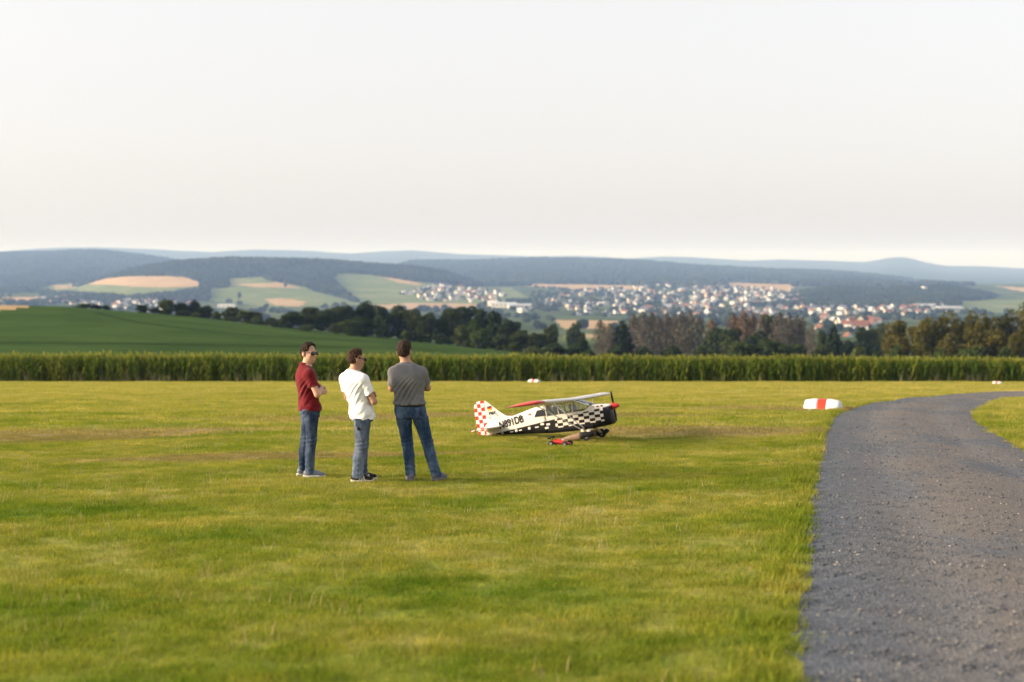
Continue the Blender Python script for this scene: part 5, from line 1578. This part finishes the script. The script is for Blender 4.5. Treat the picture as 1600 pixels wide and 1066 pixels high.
def person(spec):
    s = spec; H = s['height'] / 1.78
    A = lambda *p: np.array(p, float)
    px0, foot = s['px'], s['row']
    d0 = ground_d(foot); base = Vector(((px0 - 800) / FPX * d0, d0, 0)); base.z = float(gz(base.x, base.y)) + 0.012
    root = empty("person", base)
    tag(root, s['label'], "person")
    # ---- torso rows: (z, cx, cy, side, fwd, angle); angle turns the facing from +Y (away) towards +X (right)
    fa, pa, ha = s['chest_turn'], s['hip_turn'], s['head_turn']
    def fr(a): return A(math.cos(a), -math.sin(a), 0), A(math.sin(a), math.cos(a), 0)      # right-hand side, forward
    cs, cf = fr(fa); hs_, hf = fr(pa); ds, df = fr(ha)
    T = s['torso']          # z -> (cx, cy) spine offsets
    zs_ = sorted(T)
    cx = lambda z: float(np.interp(z, zs_, [T[q][0] for q in zs_])); cy = lambda z: float(np.interp(z, zs_, [T[q][1] for q in zs_]))
    g = s.get('girth', 1.0)
    def rows(extra):
        R_ = [(0.80, .150, .105), (0.90, .165, .120), (0.98, .160, .115), (1.06, .150, .108), (1.16, .158, .112), (1.27, .178, .122), (1.345, .180, .116), (1.41, .145, .095), (1.47, .085, .070)]
        return [(z * H, cx(z), cy(z), (a + extra) * g, (b + extra) * g, pa + (fa - pa) * min(1, max(0, (z - 0.95) / 0.25))) for z, a, b in R_]
    def at(z): return A(cx(z), cy(z), z * H)
    neck0 = at(1.44); head = s['head']
    shl = {}; 
    for sd in (-1, 1):
        shl[sd] = at(1.360) + cs * sd * 0.172 * g ** 0.5 + cf * 0.005
    arms = s['arms']        # per side: elbow, wrist, fingertips in chest frame (side, fwd, z)
    def cp(v): return A(cx(1.25), cy(1.25), 0) + cs * v[0] + cf * v[1] + A(0, 0, v[2] * H)
    legs = s['legs']        # per side: hip, knee, ankle, toe direction angle (world)
    lo = (-0.55, -0.5, -0.02); hi = (0.6, 0.55, s['height'] + 0.06)
    # ---- body
    S = Sculpt(lo, hi, 0.0062)
    S.loft(rows(-0.012))
    S.cone(at(1.40), head - A(0, 0, 0.05), 0.068, 0.062, 0.03)
    for sd in (-1, 1): S.cone(at(1.455) + cs * sd * 0.03, shl[sd] + A(0, 0, 0.006), 0.050, 0.046, 0.05)
    for sd in (-1, 1):
        el, wr, tip = (cp(v) for v in arms[sd])
        S.cone(at(1.37) + cs * sd * 0.06, shl[sd], 0.058, 0.058, 0.04)
        S.cone(shl[sd], el, 0.052, 0.041, 0.02); S.cone(el, el * 0.55 + wr * 0.45, 0.041, 0.040, 0.015); S.cone(el * 0.55 + wr * 0.45, wr, 0.040, 0.027, 0.015)
        # hand: palm, four fingers of different length with a knuckle bend, thumb from the side of the palm
        hd = (tip - wr); hl = np.linalg.norm(hd); hd /= hl
        nrm = s['palm'][sd]; nrm = cs * nrm[0] + cf * nrm[1] + A(0, 0, nrm[2]); nrm -= hd * (nrm @ hd); nrm /= np.linalg.norm(nrm)
        sw = np.cross(hd, nrm)
        kn = wr + hd * 0.085
        S.cone(wr + hd * 0.02 + sw * 0.014, kn + sw * 0.026, 0.018, 0.014, 0.012); S.cone(wr + hd * 0.02 - sw * 0.014, kn - sw * 0.026, 0.018, 0.014, 0.012); S.cone(wr + hd * 0.02, kn, 0.018, 0.015, 0.012)
        for fi, (o_, L_) in enumerate(((-0.030, 0.068), (-0.010, 0.080), (0.010, 0.075), (0.030, 0.058))):
            k0 = kn + sw * o_; k1 = k0 + hd * L_ * 0.52 - nrm * 0.006 * (1 + fi % 2); k2 = k1 + hd * L_ * 0.40 - nrm * 0.022
            S.cone(k0, k1, 0.0095, 0.0088, 0.003); S.cone(k1, k2, 0.0088, 0.0075, 0.003)
        th = wr + hd * 0.028 + sw * 0.030 * s.get('thumb', 1)
        t1 = th + hd * 0.032 + sw * 0.026; t2 = t1 + hd * 0.030 + sw * 0.008 - nrm * 0.008
        S.cone(wr + hd * 0.015 + sw * 0.010, th, 0.015, 0.013, 0.010); S.cone(th, t1, 0.012, 0.010, 0.004); S.cone(t1, t2, 0.010, 0.0085, 0.003)
    for sd in (-1, 1):
        hp, kn, an, ta = legs[sd]
        S.cone(hp, kn, 0.078 * g, 0.052, 0.03); S.cone(kn, an + (kn - an) * 0.6, 0.050, 0.054, 0.02); S.cone(an + (kn - an) * 0.6, an, 0.054, 0.036, 0.02)
        fd = A(math.sin(ta), math.cos(ta), 0)
        S.cone(an - A(0, 0, 0.03), A(an[0], an[1], 0.05) + fd * 0.13, 0.038, 0.028, 0.02)
    # head: skull, jaw, nose, brow, ears, lips
    hr = head
    up = A(0, 0, 1)
    tl = s.get('nod', 0.0)
    hk = 1.13
    def hp_(u, f, z):
        u, f, z = u * hk, f * hk, z * hk
        f2, z2 = f * math.cos(tl) + z * math.sin(tl), -f * math.sin(tl) + z * math.cos(tl)
        return hr + ds * u + df * f2 + up * z2
    S.ell(hp_(0, -0.012, 0.030), (0.0825, 0.1017, 0.0994), ha, 0.02); S.ell(hp_(0, 0.022, -0.030), (0.0701, 0.0791, 0.0972), ha, 0.02)
    S.ell(hp_(0, 0.058, -0.088), (0.0294, 0.0271, 0.0249), ha, 0.02)
    for sd in (-1, 1):
        S.ell(hp_(sd * 0.030, 0.066, -0.016), (0.0249, 0.0226, 0.0203), ha, 0.012)
        S.ell(hp_(sd * 0.030, 0.086, 0.008), (0.0169, 0.0136, 0.0113), ha, 0.0, sub=True)
        S.ell(hp_(sd * 0.030, 0.074, 0.008), (0.0141, 0.0141, 0.0130), ha, 0.004)
        S.ell(hp_(sd * 0.028, 0.078, 0.028), (0.0271, 0.0113, 0.0079), ha, 0.008)
        S.ell(hp_(sd * 0.076, -0.012, -0.005), (0.0113, 0.0249, 0.0384), ha, 0.006)
    S.cone(hp_(0, 0.088, 0.012), hp_(0, 0.110, -0.028), 0.008, 0.013, 0.008); S.ell(hp_(0, 0.092, -0.030), (0.0215, 0.0136, 0.0102), ha, 0.006)
    S.ell(hp_(0, 0.088, -0.053), (0.0260, 0.0113, 0.0068), ha, 0.004); S.ell(hp_(0, 0.086, -0.065), (0.0226, 0.0113, 0.0079), ha, 0.004)
    body = link("body", S.mesh("body", [s['skin']], 1), root)
    # ---- hair
    S = Sculpt(hr - 0.17, hr + 0.19, 0.0055)
    S.ell(hp_(0, -0.016, 0.034), (0.0949, 0.1153, 0.1141), ha, 0.0)
    S.ell(hp_(0, -0.056, -0.008), (0.0760, 0.0560, 0.0700), ha, 0.02)
    S.ell(hp_(0, 0.018, 0.092), (0.0723, 0.0701, 0.0407), ha, 0.03)
    q = s['hairline']
    S.D = S.D + s.get('crop', 0.004)
    S.cut(hp_(0, 0.075, 0.050), df * 0.80 - up * 0.60)
    S.cut(hp_(0, 0.045, 0.000), df * 1.0 - up * 0.10)
    S.cut(hp_(0, 0.0, -0.005 - q), df * 0.75 - up * 0.80)
    S.cut(hp_(0, -0.06, -0.052 - q), -up - df * 0.35)
    for sd in (-1, 1):
        S.ell(hp_(sd * 0.088, 0.004, -0.012), (0.0226, 0.0339, 0.0452), ha, 0.0, sub=True)
    S.ripple(lambda X, Y, Z: 0.0055 * np.sin(X * 150 + 3 * np.sin(Z * 60)) * np.sin(Y * 140 + Z * 50) + 0.004 * np.sin(Z * 160 + X * 90 + 2 * np.sin(Y * 70)))
    link("hair", S.mesh("hair", [s['hair']], 1), root)
    # ---- beard stubble / sunglasses
    if s.get('glasses'):
        b = MB()
        for sd in (-1, 1):
            c_ = hp_(sd * 0.032, 0.104, 0.006)
            ring = []
            for dd in (-0.003, 0.003):
                ring.append([tuple(c_ + df * (dd - 0.010 * abs(math.cos(2 * math.pi * k / 14)) * (1 if math.cos(2 * math.pi * k / 14) * sd > 0 else 0)) + ds * math.copysign(abs(math.cos(2 * math.pi * k / 14)) ** 0.7, math.cos(2 * math.pi * k / 14)) * 0.033 + up * math.copysign(abs(math.sin(2 * math.pi * k / 14)) ** 0.7, math.sin(2 * math.pi * k / 14)) * 0.025) for k in range(14)])
            b.loft(ring, 0, True)
            b.tube([c_ + ds * sd * 0.028 + up * 0.012 - df * 0.006, hp_(sd * 0.082, 0.05, 0.016), hp_(sd * 0.083, -0.02, 0.012)], 0.0032, 6)
        b.tube([hp_(-0.010, 0.104, 0.012), hp_(0.010, 0.104, 0.012)], 0.0035, 6)
        b.build("sunglasses", M_LENS, root, True)
    # ---- shirt
    hem = s['hem']
    S = Sculpt(lo, hi, 0.0065)
    shirt_rows = [(z, a, b_, c_ + 0.014 * max(0, (1.08 - z) / 0.25), d_ + 0.020 * max(0, (1.08 - z) / 0.25), e_) for z, a, b_, c_, d_, e_ in rows(s.get('loose', 0.012))]
    S.loft(shirt_rows, 0.03)
    slv = s['sleeve']
    for sd in (-1, 1):
        el = cp(arms[sd][0]); c_ = shl[sd] + (el - shl[sd]) * slv
        S.cone(at(1.37) + cs * sd * 0.06, shl[sd], 0.070, 0.070, 0.04)
        S.cone(shl[sd], shl[sd] + (el - shl[sd]) * (slv + 0.12), 0.070, 0.064, 0.03)
    S.cone(at(1.42), at(1.475), 0.078, 0.072, 0.03)
    for sd in (-1, 1): S.cone(at(1.445) + cs * sd * 0.03, shl[sd] + A(0, 0, 0.010), 0.058, 0.056, 0.05)
    # sleeve ends: cut the sleeve tubes square (only beyond the torso)
    X, Y, Z = np.meshgrid(*S.ax, indexing='ij')
    tor = Sculpt(lo, hi, 0.0065); tor.loft(shirt_rows, 0.03)
    for sd in (-1, 1):
        el = cp(arms[sd][0]); ax_ = (el - shl[sd]); ax_ /= np.linalg.norm(ax_); c_ = shl[sd] + (el - shl[sd]) * slv
        pl = (X - c_[0]) * ax_[0] + (Y - c_[1]) * ax_[1] + (Z - c_[2]) * ax_[2]
        side_ = (X - at(1.3)[0]) * cs[0] * sd + (Y - at(1.3)[1]) * cs[1] * sd + ((X - at(1.3)[0]) * cf[0] + (Y - at(1.3)[1]) * cf[1]) * 0.6
        S.D = np.where(side_ > 0.06, np.maximum(S.D, np.minimum(pl, tor.D + 0.0).astype(np.float32) if False else np.where(tor.D < 0.004, -1, pl).astype(np.float32)), S.D)
    S.cut(A(0, 0, hem * H), (0, 0, -1))
    nt_ = at(1.47)
    S.cut(nt_ + A(0, 0, 0.012) + cf * 0.0, up * 1.0 + cf * 0.35)
    S.ripple(s['folds'])
    shirt = link("shirt", S.mesh("shirt", [s['shirt']], 1), root)
    if s.get('collar'):
        b = MB()
        n_ = at(1.465)
        rr = []
        for dz, r_ in ((0.0, 0.077), (0.030, 0.070), (0.034, 0.074), (0.006, 0.088)):
            rr.append([tuple(n_ + cs * math.cos(a) * r_ + cf * math.sin(a) * r_ * 0.95 + up * (dz - 0.022 * math.sin(a))) for a in [math.pi / 2 + 0.25 + (2 * math.pi - 0.5) * i / 24 for i in range(25)]])
        b.loft(rr, 0, False, False); o = b.build("collar", s['shirt'], shirt, True); md = o.modifiers.new("thickness", 'SOLIDIFY'); md.thickness = 0.004
    # ---- jeans
    S = Sculpt(lo, hi, 0.0075)
    jr = [(z, a, b_, c_ + 0.004, d_ + 0.004, e_) for z, a, b_, c_, d_, e_ in rows(0.004) if z < 1.0 * H]
    S.loft(jr, 0.03)
    for sd in (-1, 1):
        hp, kn, an, ta = legs[sd]
        w0, w1, w2, w3 = s['leg_w']
        S.cone(hp, hp + (kn - hp) * 0.35, w0, w0 * 0.97, 0.03); S.cone(hp + (kn - hp) * 0.35, kn, w0 * 0.97, w1, 0.02)
        cf_ = kn + (an - kn) * 0.40 - A(math.sin(ta), math.cos(ta), 0) * 0.012
        S.cone(kn, cf_, w1, w2, 0.02); S.cone(cf_, A(an[0], an[1], 0.055), w2, w3, 0.02)
        S.ell(hp + A(0, 0, 0.0) - hf * 0.050 + hs_ * 0.0, (0.085, 0.078, 0.098), pa, 0.03)
    S.cut(A(0, 0, s['waist'] * H), (0, 0, 1)); S.cut(A(0, 0, 0.052), (0, 0, -1))
    def jf(X, Y, Z):
        low = np.clip((0.34 - Z) / 0.30, 0, 1); knee = np.exp(-((Z - 0.48) / 0.07) ** 2); crotch = np.exp(-((Z - 0.80) / 0.06) ** 2)
        return (0.0065 * low * np.sin(Z * 95 + 9 * X + 5 * np.sin(Y * 22)) + 0.0045 * knee * np.sin(Z * 120 - 18 * X + Y * 10) + 0.004 * crotch * np.sin(Z * 90 + np.abs(X) * 60))
    S.ripple(jf)
    jeans = link("jeans", S.mesh("jeans", [s['jeans']], 2), root)
    # ---- shoes
    for sd in (-1, 1):
        hp, kn, an, ta = legs[sd]
        fd = A(math.sin(ta), math.cos(ta), 0); sdv = A(math.cos(ta), -math.sin(ta), 0)
        c0 = A(an[0], an[1], 0)
        S = Sculpt(c0 + A(-0.26, -0.26, -0.02), c0 + A(0.26, 0.26, 0.16), 0.0055)
        S.ell(c0 - fd * 0.030 + up * 0.052, (0.040, 0.052, 0.050), ta, 0.02); S.ell(c0 + fd * 0.055 + up * 0.048, (0.044, 0.080, 0.042), ta, 0.03); S.ell(c0 + fd * 0.135 + up * 0.036, (0.047, 0.062, 0.030), ta, 0.03); S.cone(c0 + up * 0.06, c0 + up * 0.095, 0.046, 0.044, 0.02)
        S.cut(A(0, 0, 0.022), (0, 0, -1)); S.cut(A(0, 0, 0.105), (0, 0, 1))
        sh = link("shoe", S.mesh("shoe", [s['shoe']], 1), root)
        b = MB(); rr = []
        for z_, k_ in ((-0.010, 0.98), (0.004, 1.03), (0.028, 1.0)):
            ring = []
            for i in range(28):
                a = 2 * math.pi * i / 28
                f_ = 0.055 + 0.142 * math.cos(a); w_ = math.sin(a) * (0.049 if f_ > 0.06 else 0.043)
                ring.append(tuple(c0 + fd * (0.055 + (f_ - 0.055) * k_) + sdv * w_ * k_ + up * z_))
            rr.append(ring)
        b.loft(rr, 0, True); b.build("sole", s['sole'], sh, True)
        if s.get('stripes'):
            for q in (0.020, 0.048, 0.076):
                for e in (-1, 1):
                    b = MB()
                    b.add([tuple(c0 + fd * (q + dx) + sdv * e * wd + up * zz) for dx, wd, zz in ((0, 0.0475, 0.030), (0.014, 0.0475, 0.030), (0.002, 0.040, 0.074), (-0.012, 0.040, 0.074))], [(0, 1, 2, 3)])
                    o = b.build("stripe", M_SOLE, sh); md = o.modifiers.new("thickness", 'SOLIDIFY'); md.thickness = 0.006; md.offset = 0
    return dict(root=root, shirt=shirt, jeans=jeans, body=body, at=at, cp=cp, cs=cs, cf=cf, hs=hs_, hf=hf, H=H, rows=rows)

A3 = lambda *p: np.array(p, float)
def folds(seed, amp, diag=0.0):
    r = np.random.default_rng(seed); ph = r.uniform(0, 6.28, 6)
    def f(X, Y, Z):
        lowr = np.clip((1.34 - Z) / 0.28, 0, 1)
        d = amp * lowr * (np.sin(46 * X - 24 * Z + ph[0] + 2.0 * np.sin(9 * Z + ph[1])) * 0.55 + np.sin(30 * Y + 38 * Z + ph[2] + 1.5 * np.sin(14 * X)) * 0.4 + np.sin(75 * Z + 20 * X + ph[3]) * 0.25)
        if diag:
            q = X * 0.86 - (Z - 1.0) * 0.50 - 0.35 * (Z - 1.0) ** 2
            env = np.exp(-((Z - 1.12) / 0.13) ** 2) * np.exp(-((X + 0.03) / 0.13) ** 2)
            w_ = np.sin(q * 118 + 1.2 * np.sin(Z * 17)) ; d = d + diag * env * (w_ * np.abs(w_) ** 0.3)
        return d
    return f
CROSS = {   # folded arms in the chest frame: elbow, wrist, finger tips (side, forward, height)
    1: (A3(0.250, 0.085, 1.105), A3(-0.010, 0.215, 1.165), A3(-0.165, 0.170, 1.215)),
    -1: (A3(-0.250, 0.085, 1.115), A3(0.020, 0.250, 1.120), A3(0.185, 0.195, 1.130)),
}
PALM = {1: A3(0.3, 1.0, 0.0), -1: A3(-0.3, 1.0, 0.0)}
# --- man in the dark red polo shirt, seen from his right side, face turned to the camera
u1 = 1 / (FPX / ground_d(744))
P1 = dict(height=1.745, px=482, row=744, label="man in dark red polo shirt and sunglasses, arms folded, leftmost of the three", skin=M_SKIN, hair=M_HAIR1, shirt=M_RED, jeans=M_JEAN1, shoe=M_SHOEG, sole=M_SOLE,
    chest_turn=R(68), hip_turn=R(62), head_turn=R(128), hairline=0.0, glasses=True, collar=True, nod=0.02,
    torso={0.80: (0.02, 0.0), 0.95: (0.015, 0.0), 1.10: (-0.010, 0), 1.25: (-0.028, 0), 1.40: (-0.040, 0), 1.48: (-0.035, 0)}, head=A3(0.005, 0.0, 1.603),
    arms=CROSS, palm=PALM, sleeve=0.62, hem=0.885, waist=0.905, folds=folds(1, 0.009, 0.008), loose=0.010, leg_w=(0.094, 0.068, 0.066, 0.058),
    legs={1: (A3(0.045, -0.075, 0.90), A3(0.050, -0.085, 0.47), A3(0.030, -0.085, 0.08), R(82)), -1: (A3(0.005, 0.070, 0.90), A3(-0.045, 0.075, 0.47), A3(-0.085, 0.085, 0.08), R(60))})
r1 = person(P1)
# --- man in the white T-shirt, leaning back a little, seen from behind his right shoulder
P2 = dict(height=1.675, px=561, row=751, label="man in white T-shirt and faded jeans with black striped shoes, middle of the three", skin=M_SKIN2, hair=M_HAIR2, shirt=M_WHITE, jeans=M_JEAN2, shoe=M_SHOEB, sole=M_SOLE,
    chest_turn=R(42), hip_turn=R(55), head_turn=R(58), hairline=-0.008, crop=0.010, glasses=True, nod=0.05,
    torso={0.80: (0.045, 0.0), 0.95: (0.035, 0.0), 1.10: (-0.005, 0), 1.25: (-0.045, 0), 1.40: (-0.072, 0), 1.48: (-0.080, 0)}, head=A3(-0.042, 0.02, 1.532),
    arms={1: (A3(0.262, 0.075, 1.075), A3(0.00, 0.215, 1.135), A3(-0.155, 0.180, 1.185)), -1: (A3(-0.250, 0.085, 1.10), A3(0.030, 0.250, 1.120), A3(0.195, 0.205, 1.190))}, palm=PALM, sleeve=0.64, hem=0.835, waist=0.850, folds=folds(2, 0.010, -0.008), loose=0.012, girth=0.97, leg_w=(0.098, 0.074, 0.072, 0.070), stripes=True,
    legs={1: (A3(0.050, -0.075, 0.86), A3(0.035, -0.080, 0.45), A3(-0.010, -0.085, 0.08), R(80)), -1: (A3(0.040, 0.075, 0.86), A3(0.040, 0.075, 0.45), A3(0.030, 0.090, 0.08), R(66))})
r2 = person(P2)
# --- man in the grey T-shirt, seen from behind, right leg set out
P3 = dict(height=1.79, px=640, row=748.5, label="man in grey T-shirt and blue jeans seen from behind, legs apart, rightmost of the three", skin=M_SKIN2, hair=M_HAIR3, shirt=M_GREY, jeans=M_JEAN3, shoe=M_SHOE3, sole=M_SHOE3,
    chest_turn=R(6), hip_turn=R(10), head_turn=R(14), hairline=0.006, nod=0.10,
    torso={0.80: (0.010, 0.0), 0.95: (0.005, 0.0), 1.10: (-0.012, 0), 1.25: (-0.022, 0), 1.40: (-0.025, 0.0), 1.48: (-0.045, 0.005)}, head=A3(-0.070, 0.03, 1.638),
    arms={1: (A3(0.235, 0.125, 1.160), A3(-0.010, 0.230, 1.165), A3(-0.165, 0.185, 1.215)), -1: (A3(-0.235, 0.125, 1.150), A3(0.020, 0.265, 1.120), A3(0.185, 0.205, 1.130))}, palm=PALM, sleeve=0.74, hem=0.965, waist=1.00, folds=folds(3, 0.007, 0.017), loose=0.026, girth=1.10, leg_w=(0.098, 0.074, 0.070, 0.062),
    legs={1: (A3(0.105, 0.0, 0.90), A3(0.225, 0.02, 0.48), A3(0.345, 0.0, 0.085), R(35)), -1: (A3(-0.090, 0.0, 0.90), A3(-0.030, 0.02, 0.47), A3(0.015, -0.01, 0.085), R(-14))})
r3 = person(P3)
# small things they wear
# belt of the grey-shirted man
b = MB(); H3 = r3['H']; rr = []
row = [q for q in r3['rows'](0.014) if abs(q[0] - 0.98 * H3) < 0.01][0]
for dz, gx in ((-0.030, 0.0), (-0.030, 0.006), (0.008, 0.006), (0.008, 0.0)):
    ring = []
    for i in range(40):
        a = 2 * math.pi * i / 40; c_, s_ = math.cos(a), math.sin(a); e = 2 / 2.4
        u = math.copysign(abs(c_) ** e, c_) * (row[3] + gx); f_ = math.copysign(abs(s_) ** e, s_) * (row[4] + gx)
        p_ = A3(row[1], row[2], 0.972 * H3 + dz) + r3['hs'] * u + r3['hf'] * f_; ring.append(tuple(p_))
    rr.append(ring)
b.loft(rr + [rr[0]], 0, False); b.build("belt", M_LEATHER, r3['root'], True)
def back_pocket(r_, sd, z, out_, w_, h_, matl, name, side=0.085):
    c_ = A3(r_['at'](0.9)[0], r_['at'](0.9)[1], z) + r_['hs'] * sd * side - r_['hf'] * out_
    x_ = r_['hs'] * w_ / 2; u_ = A3(0, 0, h_ / 2)
    b = MB(); b.add([tuple(c_ - x_ + u_), tuple(c_ + x_ + u_), tuple(c_ + x_ * 0.95 - u_ * 0.7), tuple(c_ - u_), tuple(c_ - x_ * 0.95 - u_ * 0.7)], [(0, 1, 2, 3, 4)])
    o = b.build(name, matl, r_['jeans']); md = o.modifiers.new("thickness", 'SOLIDIFY'); md.thickness = 0.010; md.offset = 0
    return o
back_pocket(r3, 1, 0.865, 0.137, 0.13, 0.14, M_JEAN3, "back_pocket"); back_pocket(r3, -1, 0.865, 0.137, 0.13, 0.14, M_JEAN3, "back_pocket")
def hip_patch(c_, w_, h_, matl, name):
    c_ = A3(*c_); x_ = A3(w_ / 2, 0.012, 0); u_ = A3(0, 0, h_ / 2)
    b = MB(); b.add([tuple(c_ - x_ + u_), tuple(c_ + u_ - A3(0, 0.004, 0)), tuple(c_ + x_ + u_), tuple(c_ + x_ * 0.95 - u_ * 0.75), tuple(c_ - u_ - A3(0, 0.003, 0)), tuple(c_ - x_ * 0.95 - u_ * 0.75)], [(0, 1, 4, 5), (1, 2, 3, 4)])
    o = b.build(name, matl, r2['jeans']); md = o.modifiers.new("thickness", 'SOLIDIFY'); md.thickness = 0.012; md.offset = 0
    return o
hip_patch((0.022, -0.168, 0.745), 0.10, 0.12, M_JEAN2, "back_pocket")
o = hip_patch((0.020, -0.170, 0.675), 0.050, 0.045, M_LEATHER, "leather_patch"); o["label"] = "small dark patch on the back pocket"
# wrist watch of the white-shirted man
wr = r2['cp'](A3(0.045, 0.248, 1.125)); b = MB()
b.tube([tuple(wr - r2['cs'] * 0.012), tuple(wr + r2['cs'] * 0.012)], 0.034, 16); b.build("wrist_watch", M_LEATHER, r2['root'], True)
